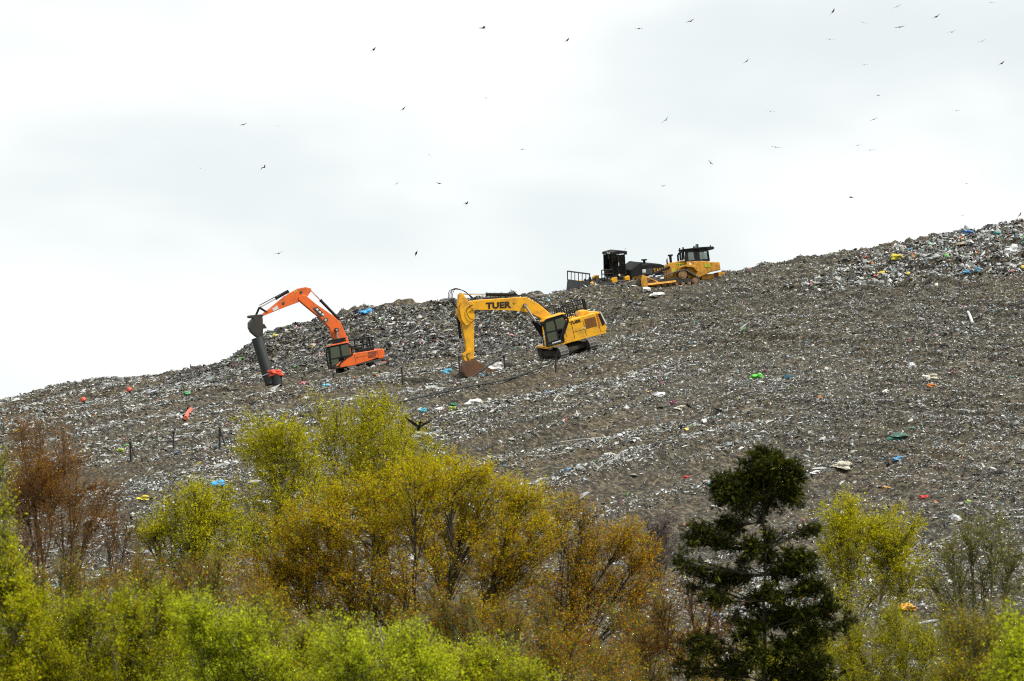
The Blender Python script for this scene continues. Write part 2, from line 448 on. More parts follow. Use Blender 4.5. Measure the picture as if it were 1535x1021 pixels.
# ---------------------------------------------------------------- the uncountable litter
PALE = [(0.60, 0.63, 0.62), (0.74, 0.76, 0.75), (0.43, 0.46, 0.45), (0.55, 0.55, 0.49), (0.34, 0.37, 0.36)]
MIDS = [(0.20, 0.21, 0.19), (0.14, 0.135, 0.105), (0.24, 0.21, 0.14), (0.17, 0.14, 0.08), (0.10, 0.11, 0.10)]
DARK = [(0.012, 0.012, 0.013), (0.03, 0.028, 0.025), (0.05, 0.045, 0.04), (0.022, 0.025, 0.026)]
HUES = [(0.04, 0.22, 0.55), (0.08, 0.42, 0.62), (0.05, 0.35, 0.33), (0.55, 0.05, 0.04), (0.62, 0.20, 0.03), (0.65, 0.50, 0.04), (0.10, 0.42, 0.06),
        (0.55, 0.12, 0.16), (0.30, 0.42, 0.52), (0.45, 0.33, 0.12), (0.25, 0.05, 0.09)]

def litter(n, seed, size, xr, yr, weights, keep=None, stretch=1.0, lift=0.02):
    rg = np.random.default_rng(seed)
    # even cover as seen: denser where the hill is nearer
    x = rg.uniform(-1, 1, n); y = yr[0] + (yr[1] - yr[0]) * rg.random(n) ** 1.15
    half = y * 0.172 + 7.0
    x = x * half if xr is None else rg.uniform(xr[0], xr[1], n)
    if keep is not None:
        k = rg.random(n) < keep(x, y); x, y = x[k], y[k]; n = len(x)
    z = hill(x, y); e = 0.35
    gx, gy = (hill(x + e, y, False) - hill(x - e, y, False)) / (2 * e), (hill(x, y + e, False) - hill(x, y - e, False)) / (2 * e)
    nrm = np.stack([-gx, -gy, np.ones(n)], 1) + rg.normal(0, 0.5, (n, 3)); nrm /= np.linalg.norm(nrm, axis=1)[:, None]
    left = 1 - sstep(4, 20, x + (y - 200) * 0.12)
    ang = np.where(rg.random(n) < left, 0.67, -0.72) + rg.normal(0, 0.42, n)
    t = np.stack([np.cos(ang), np.sin(ang), np.zeros(n)], 1); t -= nrm * (t * nrm).sum(1)[:, None]; t /= np.linalg.norm(t, axis=1)[:, None]
    b = np.cross(nrm, t)
    s = size * np.exp(np.clip(rg.normal(0, 0.42, n), -1, 0.8)) * (0.72 + 0.28 * (y - 120) / 100)
    el = 1 + stretch * rg.random(n) ** 2 * 2.2
    kind = rg.random(n)
    hgt = np.where(kind < 0.6, 0.75, 0.3) * s * rg.uniform(0.4, 1.2, n)
    NP = 5
    th = (np.arange(NP) / NP * 2 * np.pi)[None, :] + rg.normal(0, 0.22, (n, NP))
    rr = rg.uniform(0.4, 1.2, (n, NP))
    u, v = np.cos(th) * rr * (s * el)[:, None] / 2, np.sin(th) * rr * (s / np.sqrt(el))[:, None] / 2
    h = rg.uniform(-0.5, 0.6, (n, NP)) * hgt[:, None]
    c = np.stack([x, y, z + lift], 1)
    ring = c[:, None, :] + u[..., None] * t[:, None, :] + v[..., None] * b[:, None, :] + h[..., None] * nrm[:, None, :]
    mid = c + nrm * hgt[:, None] * 0.9 + t * (rg.normal(0, 0.15, n) * s)[:, None]
    V = np.concatenate([ring, mid[:, None, :]], 1).reshape(-1, 3)
    o = (np.arange(n) * (NP + 1))[:, None]
    F = np.stack([np.stack([o[:, 0] + i, o[:, 0] + (i + 1) % NP, o[:, 0] + NP], 1) for i in range(NP)], 1).reshape(-1, 3)
    w = np.array(weights, float); cum = np.cumsum(w / w.sum())
    cat = np.searchsorted(cum, rg.random(n))
    cols = np.zeros((n, 3))
    for ci, pal in enumerate((PALE, MIDS, DARK, HUES)):
        q = cat == ci; pa = np.array(pal); cols[q] = pa[rg.integers(0, len(pa), q.sum())]
    cols *= rg.uniform(0.6, 1.25, (n, 1)); cols = np.clip(cols * np.where(cat == 3, 0.95, 0.74)[:, None], 0.006, 0.75)
    return V, F, np.repeat(cols, NP + 1, 0)

def seen_clear(x, y):
    k = np.ones_like(x)
    for (x0, y0, z0, gx, gy, r0, r1) in PADS: k *= np.where(np.hypot(x - x0, y - y0) < r0 * 0.8, 0.4, 1.0)
    k *= 1 - 0.72 * np.clip(np.interp(x, BX, BZ) / 1.2, 0, 1) * sstep(YC - 15, YC - 10, y)      # the dark bank
    k *= np.where(y > YC + 6, 0.3, 1.0)
    return k

def brownness(x, y):           # stretches of bare soil on the right-hand slope and the muddy top of the bank
    b = sstep(-0.10, 0.22, vnoise(x / 13, y / 17, 41) + 0.55 * vnoise(x / 4, y / 6, 42)) * sstep(-2, 12, x + (y - 190) * 0.2)
    mud = np.exp(-((x - 5.5) / 5.5) ** 2) * sstep(YC - 16, YC - 11, y)
    return np.clip(b * 0.5 + mud * 0.8, 0, 0.9)

def fresh(x, y):               # the newly tipped band at the top right
    w = 4 * vnoise(x / 5, y / 5, 61) + 2 * vnoise(x / 1.7, y / 1.7, 63)
    return sstep(-4, 2.5, y - (219.8 - (x - 20) * 0.62) + w) * sstep(-3, 3, (221.5 + (x - 20) * 1.15) - y + w) * sstep(16, 20, x + w * 0.6)

rightness = lambda x, y: sstep(2, 14, x + (y - 200) * 0.2)
leftness = lambda x, y: 1 - sstep(2, 16, x + (y - 200) * 0.12)
inrut = lambda x, y: np.clip(0.10 + 0.25 * (1 - leftness(x, y)) + 1.2 * sstep(-0.28, 0.22, ruts(x, y)), 0, 1)
streaks = lambda x, y: sstep(-0.05, 0.40, ruts(x, y))
parts = [
    litter(260000, 7, 0.105, None, (112, 243), (82, 10, 6, 1.5), lambda x, y: seen_clear(x, y) * leftness(x, y) * streaks(x, y), 2.4),
    litter(250000, 8, 0.084, None, (112, 243), (86, 8, 4, 1.2), lambda x, y: seen_clear(x, y) * (1 - leftness(x, y)) * (1 - 0.8 * brownness(x, y)) * (0.3 + 0.7 * streaks(x, y)), 1.2),
    litter(560000, 1, 0.088, None, (112, 243), (31, 20, 47, 1.2), lambda x, y: seen_clear(x, y) * (1 - brownness(x, y)) * inrut(x, y), 0.7),
    litter(56000, 2, 0.165, None, (112, 243), (40, 16, 42, 2.2), lambda x, y: seen_clear(x, y) * (1 - 0.88 * rightness(x, y)) * (0.25 + 1.5 * np.clip(vnoise(x / 6, y / 6, 51) + 0.25, 0, 1)) * inrut(x, y) ** 1.6, 1.9),
    litter(1300, 3, 0.27, None, (118, 243), (62, 14, 18, 6), lambda x, y: seen_clear(x, y) * (1 - 0.75 * rightness(x, y)), 1.0),
    litter(42000, 4, 0.165, (14, 48), (YC - 34, YC + 3), (50, 14, 34, 4), fresh, 0.5, 0.05),
    litter(3000, 6, 0.30, (14, 48), (YC - 34, YC + 3), (66, 14, 12, 6), fresh, 0.5, 0.08),
    litter(70000, 5, 0.14, (-25, 10), (YC - 16, YC + 2), (15, 32, 52, 1.0), lambda x, y: 1 * (1 - brownness(x, y)), 1.8, 0.05),
]
ov = 0; Vs, Fs, Cs = [], [], []
for v_, f_, c_ in parts:
    Vs.append(v_); Fs.append(f_ + ov); Cs.append(c_); ov += len(v_)
tag(big_mesh('litter', np.concatenate(Vs), np.concatenate(Fs), M['scrap'], col=np.concatenate(Cs)),
    'flattened scraps of pale, dark and coloured rubbish all over the landfill slope', 'litter', kind='stuff')
# ---------------------------------------------------------------- tracked machines
def stadium(x0, x1, r0, r1, z0, z1, n):
    """Points evenly spaced along the loop of a crawler track (x, z, angle)."""
    pts = []
    for a in np.linspace(-math.pi / 2, math.pi / 2, 24): pts.append((x1 + r1 * math.cos(a), z1 + r1 * math.sin(a)))
    for a in np.linspace(math.pi / 2, 3 * math.pi / 2, 24): pts.append((x0 + r0 * math.cos(a), z0 + r0 * math.sin(a)))
    return resample(pts, n)

def resample(pts, n):
    p = np.array(pts + [pts[0]]); d = np.r_[0, np.cumsum(np.hypot(*np.diff(p, axis=0).T))]
    t = np.linspace(0, d[-1], n, endpoint=False)
    x, z = np.interp(t, d, p[:, 0]), np.interp(t, d, p[:, 1])
    out = []
    for i in range(n):
        a = math.atan2(z[(i + 1) % n] - z[i - 1], x[(i + 1) % n] - x[i - 1]); out.append((x[i], z[i], a))
    return out

def crawler(parent, y, width, loop, wheels, frame_prof, rot=None, shoe=0.17):
    """One crawler track: belt of shoes with grouser bars > frame, sprocket, idler, rollers."""
    b = MB()
    for x, z, a in loop:
        Rm = Matrix.Rotation(-a, 4, 'Y')
        b.box((x, y, z), (shoe, width, 0.05), Rm)
        nx, nz = math.sin(a), -math.cos(a)
        b.box((x + nx * 0.045, y, z + nz * 0.045), (0.035, width * 0.98, 0.06), Rm)
    if rot is not None: b.v = [tuple(rot @ Vector(v)) for v in b.v]
    t = b.build('track', M['track'], parent)
    fr = MB(); fr.prism(frame_prof, y - width * 0.36, y + width * 0.36)
    if rot is not None: fr.v = [tuple(rot @ Vector(v)) for v in fr.v]
    fr.build('track_frame', M['track_side'], t, 0.02)
    for name, x, z, r, mat in wheels:
        q = MB(); q.cyl((x, y - width * 0.40, z), (x, y + width * 0.40, z), r, 18); q.cyl((x, y + width * 0.40, z), (x, y + width * 0.46, z), r * 0.62, 14); q.cyl((x, y - width * 0.46, z), (x, y - width * 0.40, z), r * 0.62, 14)
        if rot is not None: q.v = [tuple(rot @ Vector(v)) for v in q.v]
        q.build(name, mat, t)
    return t

def ram(parent, p0, p1, split, r, name, y, body='black'):
    """Hydraulic cylinder from p0 to p1 (x, z) in plane y; barrel up to split, then a bright rod."""
    a, b = Vector((p0[0], y, p0[1])), Vector((p1[0], y, p1[1])); m = a.lerp(b, split)
    q = MB(); q.cyl(a, m, r, 10); q.cyl(m - (b - a).normalized() * 0.08, m + (b - a).normalized() * 0.04, r * 1.2, 10)
    q.cyl((a.x, y - r * 1.1, a.z), (a.x, y + r * 1.1, a.z), r * 1.1, 10)
    o = q.build(name, M[body], parent)
    k = MB(); k.cyl(m, b, r * 0.55, 8); k.cyl((b.x, y - r, b.z), (b.x, y + r, b.z), r * 0.95, 10); k.build('rod', M['chrome'], o)
    return o

def hose(parent, pts, r=0.025, name='hose'):
    """Flexible hose through the points, eased between them."""
    out = []
    P = [Vector(p) for p in pts]
    for i in range(len(P) - 1):
        a, b, c, d = P[max(i - 1, 0)], P[i], P[i + 1], P[min(i + 2, len(P) - 1)]
        for t in (0, .25, .5, .75):
            out.append(0.5 * ((2 * b) + (c - a) * t + (2 * a - 5 * b + 4 * c - d) * t * t + (3 * b - a - 3 * c + d) * t ** 3))
    out.append(P[-1])
    return MB().tube(out, r, 6).build(name, M['black'], parent)

def bucket(parent, outer, inner, hinge, y, mat, teeth_at, teeth_dir, nteeth=5):
    """Digging bucket: curved shell between outer and inner outline (x, z), two side plates, teeth."""
    b = MB(); b.prism(outer + inner[::-1], -y, y)
    for s in (-1, 1): b.prism(outer + [hinge], s * y - 0.02, s * y + 0.02)
    for s in (-0.25, 0.25): b.prism([(hinge[0] + .16, hinge[1] + .1), (hinge[0] - .16, hinge[1] + .1), (hinge[0] - .3, hinge[1] - .25), (hinge[0] + .35, hinge[1] - .2)], s - .03, s + .03)
    o = b.build('bucket', mat, parent, 0.012)
    d = Vector((teeth_dir[0], 0, teeth_dir[1])).normalized(); nrm = Vector((-d.z, 0, d.x))
    for k in range(nteeth):
        yy = -y + 0.08 + (2 * y - 0.16) * k / (nteeth - 1); c = Vector((teeth_at[0], yy, teeth_at[1]))
        t = MB(); vs = [c + nrm * 0.05 + Vector((0, s * 0.06, 0)) for s in (-1, 1)] + [c - nrm * 0.05 + Vector((0, s * 0.06, 0)) for s in (1, -1)] + [c + d * 0.24 + Vector((0, s * 0.03, 0)) for s in (-1, 1)]
        t.add(vs, [(0, 1, 2, 3), (0, 1, 5, 4), (2, 3, 4, 5), (1, 2, 5), (0, 3, 4)]); t.build('tooth', mat, o)
    return o

def railing(parent, pts, h, bars, r=0.022, mesh_bars=0, name='handrail'):
    """Guard rail on posts along pts, with bars rails below the top one and optional close uprights."""
    q = MB(); P = [Vector(p) for p in pts]
    for p in P: q.cyl(p, p + Vector((0, 0, h)), r, 6)
    for k in range(bars + 1):
        zz = h * (1 - k / (bars + 1))
        for a, b in zip(P, P[1:]): q.cyl(a + Vector((0, 0, zz)), b + Vector((0, 0, zz)), r, 6)
    for a, b in zip(P, P[1:]):
        for k in range(1, mesh_bars): c = a.lerp(b, k / mesh_bars); q.cyl(c, c + Vector((0, 0, h)), r * 0.7, 5)
    return q.build(name, M['black'], parent)

def cab_shell(parent, prof, y0, y1, wins, roof, skin, glazing='glass', roof_mat=None, post=0.07):
    """Cab: corner posts and sills round the outline prof (x, z), glazed between; wins are side panes, each an outline."""
    q = MB(); n = len(prof)
    for yy in (y0, y1):
        for i in range(n):
            a, b = prof[i], prof[(i + 1) % n]
            q.tube([(a[0], yy, a[1]), (b[0], yy, b[1])], post, 4)
    for x, z in prof: q.tube([(x, y0, z), (x, y1, z)], post, 4)
    zlow = min(z for x, z in prof)
    q.prism([(prof[0][0], zlow), (prof[-1][0], zlow), (prof[-1][0], zlow + 0.08), (prof[0][0], zlow + 0.08)], y0, y1)
    for yy in (y0, y1):                    # solid skin round the panes
        s = 0.015 if yy == y1 else -0.015
        for pl in skin: q.prism(pl, yy - abs(s), yy + abs(s))
    cab = q.build('cab', M['black'], parent, 0.01)
    for pn in wins:
        for yy in (y0, y1): MB().prism(pn, yy - 0.012, yy + 0.012).build('side_window', M[glazing], cab)
    a, b = prof[0], prof[1]                # windscreen
    MB().prism([(a[0] + 0.02, a[1] + 0.1), (b[0] + 0.02, b[1] - 0.06), (b[0], b[1] - 0.06), (a[0], a[1] + 0.1)], y0 + 0.08, y1 - 0.08).build('windscreen', M[glazing], cab)
    if roof: MB().prism(roof, y0 - 0.05, y1 + 0.05).build('cab_roof', roof_mat or M['black'], cab, 0.03)
    xm = sum(x for x, z in prof) / n; ym = (y0 + y1) / 2
    s = MB(); s.box((xm, ym, zlow + 0.5), (0.5, 0.48, 0.14)); s.box((xm - 0.26, ym, zlow + 0.95), (0.14, 0.46, 0.85)); s.build('operator_seat', M['seat'], cab, 0.03)
    return cab

def excavator_base(root, rot_deg, half, gauge, zc, r, width):
    rot = Matrix.Rotation(R(rot_deg), 4, 'Z')
    wheels = [('sprocket', -half, zc, r - 0.06, M['track_side']), ('idler', half, zc, r - 0.06, M['track_side'])]
    wheels += [('roller', -half + (2 * half) * k / 6, zc - r + 0.17, 0.13, M['track_side']) for k in range(1, 6)]
    fp = [(-half + .2, zc + .16), (half - .2, zc + .16), (half - .1, zc - .18), (-half + .1, zc - .18)]
    for s in (-1, 1): crawler(root, s * gauge / 2, width, stadium(-half, half, r, r, zc, zc, 46), wheels, fp, rot)
    q = MB(); q.box((0, 0, zc + 0.1), (1.5, gauge - width, 0.45)); q.box((0.9, 0, zc), (0.5, gauge - 0.3, 0.3)); q.box((-0.9, 0, zc), (0.5, gauge - 0.3, 0.3))
    q.v = [tuple(rot @ Vector(v)) for v in q.v]
    q.build('undercarriage', M['track_side'], root, 0.03)
    MB().cyl((0, 0, zc + 0.2), (0, 0, zc + 0.62), 0.62, 28).build('slew_ring', M['black'], root)

# ------------------------------------------------ yellow excavator
root = tag(empty('excavator', DIGGER), 'yellow excavator with black lettering, digging bucket resting on the slope', 'excavator', 'tracked excavators on the landfill')
Yl = M['yellow']
excavator_base(root, 99, 1.55, 2.25, 0.42, 0.42, 0.62)
q = MB()
q.box((-0.4, 0, 0.95), (4.4, 2.5, 0.16))
q.prism([(0.46, 1.0), (0.40, 1.42), (-0.25, 2.38), (-2.2, 2.42), (-2.2, 1.0)], 0.35, 1.25)      # left engine bay
q.prism([(0.9, 1.0), (0.9, 1.55), (0.2, 2.2), (-0.3, 2.42), (-2.2, 2.42), (-2.2, 1.0)], -1.25, -0.35)   # right bay, tank and tool box
q.prism([(-0.75, 1.0), (-0.75, 2.38), (-2.2, 2.40), (-2.2, 1.0)], -0.35, 0.35)
q.prism([(-1.20, 2.41), (-1.42, 2.70), (-1.85, 2.70), (-1.98, 2.43)], -0.9, 0.55)                 # engine hood hump
q.prism([(1.80, 0.86), (1.80, 1.04), (0.45, 1.04), (0.45, 0.86)], 0.36, 1.27)                      # cab step
house = q.build('upper_body', Yl, root, 0.035)
q = MB()
for x in (0.18, -0.36, -1.20): q.box((x, 1.255, 1.62), (0.02, 0.012, 1.1 if x < 0 else 0.6))
q.box((-0.8, 1.255, 1.52), (0.85, 0.012, 0.018))
q.build('panel_seam', M['ink'], house)
q = MB()
q.box((-1.70, 1.255, 1.86), (0.78, 0.02, 0.66))
for k in range(9): q.box((-1.70, 1.27, 1.58 + k * 0.07), (0.74, 0.02, 0.022))
q.build('grille', M['grille'], house)
q = MB(); q.box((-1.17, 1.262, 1.60), (0.13, 0.012, 0.10)); q.build('latch_plate', M['white'], house)
lettering('TUER', side_frame(-0.66, 1.262, 2.17, R(1)), 0.21, house, M['ink'], width=0.82, bold=0.042)
q = MB(); prof = [(-2.2, 0.98), (-2.2, 2.46), (-2.45, 2.44), (-2.62, 2.2), (-2.74, 1.5), (-2.66, 1.02)]
q.prism(prof, -1.26, 1.26)
cw = q.build('counterweight', Yl, root, 0.06)
MB().prism([(-2.33, 2.30), (-2.50, 2.28), (-2.66, 1.55), (-2.45, 1.42)], 1.255, 1.275).build('dark_panel', M['black'], cw)
MB().prism([(-2.46, 2.44), (-2.56, 2.41), (-2.77, 1.58), (-2.76, 1.46), (-2.70, 1.46), (-2.52, 2.30)], 1.255, 1.285).build('white_edge', M['white'], cw)
q = MB()
for k in range(6):
    z0 = 1.42 + k * 0.15
    q.prism([(-2.22, z0), (-2.33, z0 + .09), (-2.33, z0 + .16), (-2.22, z0 + .07)], 1.262, 1.274)
q.build('hazard_stripes', M['red'], cw)
# cab
prof = [(1.68, 1.05), (1.50, 2.62), (1.26, 2.86), (0.10, 2.90), (-0.18, 2.55), (-0.16, 2.32), (0.42, 1.46), (0.46, 1.05)]
cab = cab_shell(root, prof, 0.38, 1.28,
    [[(1.50, 1.98), (1.40, 2.62), (0.86, 2.66), (0.80, 2.0)], [(1.52, 1.30), (1.50, 1.90), (0.76, 1.92), (0.72, 1.34)], [(0.70, 1.98), (0.74, 2.66), (0.16, 2.72), (0.02, 2.34), (0.36, 1.9)]],
    [(1.60, 2.74), (1.30, 2.93), (0.06, 2.99), (-0.12, 2.90), (0.0, 2.86), (1.30, 2.84)],
    [[(1.68, 1.05), (1.66, 1.30), (0.46, 1.34), (0.46, 1.05)], [(1.62, 1.88), (1.60, 2.0), (0.36, 2.0), (0.40, 1.88)], [(0.86, 1.3), (0.82, 2.7), (0.70, 2.7), (0.72, 1.3)],
     [(1.52, 2.62), (1.26, 2.86), (0.10, 2.90), (-0.05, 2.72), (0.2, 2.70)], [(1.68, 1.3), (1.50, 2.62), (1.42, 2.62), (1.54, 1.3)], [(0.46, 1.3), (0.42, 1.46), (-0.16, 2.32), (0.05, 2.34), (0.55, 1.6), (0.72, 1.3)]],
    roof_mat=Yl)
MB().prism([(1.30, 1.12), (1.30, 1.20), (0.66, 1.22), (0.66, 1.14)], 1.30, 1.31).build('sill_plate', M['white'], cab)
q = MB(); q.tube([(1.78, 1.26, 1.0), (1.74, 1.30, 1.9), (1.66, 1.26, 2.5)], 0.035, 6); q.build('grab_rail', Yl, cab)
q = MB(); q.tube([(1.5, 1.3, 2.6), (1.75, 1.55, 2.66)], 0.015, 5); q.box((1.76, 1.56, 2.56), (0.03, 0.16, 0.28)); q.build('mirror', M['black'], cab, 0.01)
# boom, arm, bucket
boom_prof = [(0.25, 1.75), (0.55, 1.55), (1.05, 2.35), (1.55, 2.95), (2.25, 3.42), (2.95, 3.68), (4.0, 3.96), (6.0, 4.38), (6.30, 4.58), (6.32, 4.86), (6.12, 5.02), (5.6, 5.0), (4.6, 4.86), (3.5, 4.70), (2.75, 4.62), (2.15, 4.48), (1.45, 3.90), (0.75, 3.05), (0.25, 2.1)]
boom = MB().prism(boom_prof, -0.31, 0.31).build('boom', Yl, root, 0.03)
lettering('TUER', side_frame(4.22, 0.322, 4.36, R(-9)), 0.44, boom, M['ink'], width=1.76, bold=0.042)
for (x, z, r) in ((2.42, 3.98, 0.13), (6.05, 4.70, 0.17), (3.05, 4.36, 0.12), (0.45, 1.8, 0.14)):
    MB().cyl((x, -0.34, z), (x, 0.34, z), r, 14).build('pin', M['gunmetal' if z > 3.9 and x < 3 else 'yellow'], boom)
for s in (-1, 1): ram(root, (1.30, 1.35), (2.42, 3.98), 0.52, 0.11, 'boom_cylinder', s * 0.42)
ram(root, (2.9, 4.82), (6.62, 5.62), 0.52, 0.11, 'stick_cylinder', 0.0)
stick_prof = [(6.55, 5.72), (6.78, 5.60), (6.98, 4.95), (7.18, 4.35), (7.14, 4.02), (6.98, 3.6), (6.98, 2.2), (7.04, 1.35), (6.90, 0.98), (6.64, 0.98), (6.50, 1.5), (6.32, 2.6), (6.14, 3.4), (5.98, 4.0), (5.94, 4.5), (6.18, 5.0)]
stick = MB().prism(stick_prof, -0.23, 0.23).build('stick', Yl, root, 0.03)
for s in (-1, 1):
    q = MB(); q.prism([(5.95, 4.55), (6.25, 4.95), (6.65, 5.2), (6.95, 4.7), (6.95, 3.9), (6.75, 3.45), (6.45, 3.45), (6.3, 3.9), (6.4, 4.3)], s * 0.30 - 0.02, s * 0.30 + 0.02); q.build('boss_plate', Yl, stick, 0.01)
hose(stick, [(6.0, 0.35, 4.75), (6.42, 0.38, 4.6), (6.5, 0.38, 4.2), (6.35, 0.38, 3.85), (6.15, 0.36, 3.7), (6.5, 0.36, 3.5)], 0.02)
ram(root, (7.10, 4.1), (7.28, 1.55), 0.55, 0.10, 'bucket_cylinder', 0.0)
q = MB()
for s in (-1, 1):
    q.prism([(7.34, 1.62), (7.30, 1.46), (6.74, 1.62), (6.72, 1.80), (6.80, 1.84)], s * 0.27 - .025, s * 0.27 + .025)
    q.prism([(7.36, 1.60), (7.22, 1.58), (7.05, 1.0), (7.12, 0.86), (7.22, 0.92)], s * 0.20 - .025, s * 0.20 + .025)
q.build('bucket_link', M['yellow'], root, 0.01)
bucket(root, [(7.22, 1.12), (7.46, 0.78), (7.55, 0.38), (7.48, 0.08), (7.2, -0.08), (6.7, -0.12), (6.1, -0.06), (5.45, 0.06)],
       [(7.12, 1.08), (7.36, 0.75), (7.45, 0.39), (7.40, 0.13), (7.17, -0.01), (6.7, -0.05), (6.12, 0.0), (5.48, 0.10)], (6.66, 1.05), 0.62, M['rust'], (5.48, 0.07), (-1, 0.10))
for k in range(4):                          # hose loops standing over the boom head
    hose(root, [(5.6 + 0.1 * k, -0.15 + 0.1 * k, 5.02), (6.3, -0.2 + 0.12 * k, 5.75), (6.85 + 0.12 * k, -0.2 + 0.12 * k, 6.02 + 0.05 * (k % 2)), (7.15 + 0.12 * k, -0.2 + 0.12 * k, 5.55), (7.05, -0.2 + 0.1 * k, 4.75)], 0.022)
hose(root, [(0.8, 0.2, 3.2), (1.6, 0.2, 4.15), (2.3, 0.2, 4.66), (3.6, 0.2, 4.82), (5.2, 0.2, 5.02)], 0.03)
# rails and fittings on the deck
railing(root, [(0.0, -1.2, 2.42), (-0.7, -1.2, 2.42), (-1.4, -1.2, 2.42), (-2.1, -1.2, 2.42)], 0.95, 2, 0.032, 4)
railing(root, [(-2.1, -1.2, 2.42), (-2.1, -0.5, 2.42)], 0.95, 2, 0.032, 4)
railing(root, [(0.05, -0.5, 2.42), (-0.55, -0.1, 2.42), (-1.1, -0.1, 2.42)], 0.62, 1, 0.03, 4)
MB().cyl((-1.5, -0.75, 2.5), (-1.5, -0.75, 3.0), 0.06, 10).build('exhaust', M['black'], root)

ARM = Matrix.Translation((0.4, 0, 1.8)) @ Matrix.Rotation(R(-2.6), 4, 'Y') @ Matrix.Translation((-0.4, 0, -1.8))      # the arm is raised a little
for o in root.children:
    if o.name.split('.')[0] in ('boom', 'stick', 'boom_cylinder', 'stick_cylinder', 'bucket_cylinder', 'bucket_link', 'bucket', 'hose'): o.matrix_local = ARM

# ------------------------------------------------ orange excavator
root = tag(empty('excavator', LOADER), 'orange excavator reaching up with its dark bucket over a black pipe', 'excavator', 'tracked excavators on the landfill')
Or = M['orange']
excavator_base(root, 96, 1.35, 1.95, 0.38, 0.38, 0.55)
q = MB()
q.box((0.15, 0, 0.90), (3.7, 2.3, 0.16))
q.prism([(1.0, -0.0 + 0.98), (-1.62, 0.98), (-1.62, 1.66), (0.45, 1.62)], -1.15, -0.3)
q.prism([(-0.45, 0.98), (-1.62, 0.98), (-1.62, 1.62), (-0.45, 1.60)], -0.3, 0.4)
house = q.build('upper_body', M['gunmetal'], root, 0.03)
q = MB()
q.prism([(2.06, 0.86), (2.08, 0.98), (1.92, 1.10), (0.66, 1.66), (0.44, 1.70), (-1.20, 1.66), (-1.22, 1.10), (-0.55, 0.98), (0.75, 0.84)], 0.52, 1.17)
side = q.build('side_panel', Or, root, 0.04)
q = MB(); q.box((-0.86, 1.175, 1.53), (0.62, 0.015, 0.17)); q.box((-0.72, 1.175, 1.27), (0.46, 0.015, 0.16)); q.build('grille', M['grille_red'], side)
q = MB(); q.box((0.46, 1.176, 1.26), (0.018, 0.01, 0.66)); q.box((-1.05, 1.176, 1.38), (0.018, 0.01, 0.5)); q.box((-0.4, 1.176, 1.38), (1.6, 0.01, 0.018)); q.build('panel_seam', M['grille_red'], side)
MB().cyl((1.72, 1.16, 0.98), (1.72, 1.19, 0.98), 0.10, 16).build('emblem', M['gunmetal'], side)
q = MB(); q.prism([(-1.20, 0.98), (-1.20, 1.68), (-1.62, 1.70), (-1.74, 1.55), (-1.70, 1.05), (-1.5, 0.98)], -1.15, 1.17)
q.build('counterweight', Or, root, 0.06)
prof = [(2.30, 0.98), (2.28, 2.10), (2.10, 2.50), (0.86, 2.52), (0.62, 2.2), (0.62, 1.62), (1.0, 1.5), (1.5, 1.22), (1.75, 0.98)]
cab = cab_shell(root, prof, 0.28, 1.15,
    [[(2.20, 1.62), (2.12, 2.38), (1.50, 2.40), (1.48, 1.55)], [(2.20, 1.10), (2.20, 1.52), (1.66, 1.52), (1.66, 1.22)], [(1.34, 1.55), (1.36, 2.40), (0.92, 2.42), (0.72, 2.16), (0.74, 1.66)]],
    [(2.22, 2.46), (2.10, 2.58), (0.90, 2.62), (0.72, 2.52), (0.90, 2.48)],
    [[(2.30, 0.98), (2.28, 1.10), (1.62, 1.10), (1.75, 0.98)], [(2.26, 1.52), (2.26, 1.62), (0.64, 1.66), (1.0, 1.5), (1.5, 1.48)], [(1.50, 1.5), (1.50, 2.44), (1.35, 2.44), (1.34, 1.5)], [(2.14, 2.38), (2.08, 2.50), (0.86, 2.52), (0.9, 2.42)]],
    roof_mat=Or)
q = MB(); q.box((1.35, 0.7, 2.72), (0.95, 0.7, 0.14)); q.box((1.35, 0.3, 2.86), (1.1, 0.9, 0.12)); q.build('roof_guard', M['black'], cab, 0.02)
q = MB(); q.tube([(2.3, 1.1, 2.3), (2.6, 1.35, 2.35)], 0.015, 5); q.box((2.62, 1.36, 2.22), (0.03, 0.16, 0.28)); q.build('mirror', M['black'], cab, 0.01)
bp = [(0.40, 1.35), (1.05, 1.25), (1.62, 3.1), (1.70, 3.72), (2.25, 4.55), (3.05, 5.45), (3.62, 6.12), (3.58, 6.34), (3.30, 6.44), (3.0, 6.30), (2.4, 5.62), (1.35, 4.62), (0.86, 4.0), (0.62, 3.1), (0.45, 2.2)]
boom = MB().prism(bp, -0.28, 0.28).build('boom', Or, root, 0.03)
MB().prism([(2.72, 5.36), (2.36, 5.40), (1.98, 4.86), (2.02, 4.64), (2.32, 4.66)], 0.283, 0.292).build('maker_plate', M['gunmetal'], boom)
q = MB()
for k, (x, z) in enumerate(((2.52, 5.28), (2.36, 5.06), (2.18, 4.86))): q.prism([(x, z), (x - .16, z + .03), (x - .22, z - .10), (x - .12, z - .16)], 0.293, 0.30)
q.build('maker_mark', M['white'], boom)
MB().cyl((1.92, 0.28, 4.38), (1.92, 0.295, 4.38), 0.17, 20).build('emblem', M['gunmetal'], boom)
q = MB(); q.box((1.92, 0.298, 4.38), (0.08, 0.01, 0.2)); q.box((1.92, 0.298, 4.38), (0.2, 0.01, 0.06)); q.build('emblem_mark', M['white'], boom)
for s in (-1, 1): ram(root, (1.30, 1.10), (1.28, 3.55), 0.5, 0.10, 'boom_cylinder', s * 0.38)
for s in (-1, 1): MB().cyl((1.28, s * 0.44, 3.55), (1.28, s * 0.28, 3.55), 0.15, 12).build('pin', M['black'], boom)
ram(root, (0.95, 4.35), (2.62, 6.72), 0.62, 0.10, 'stick_cylinder', 0.0)
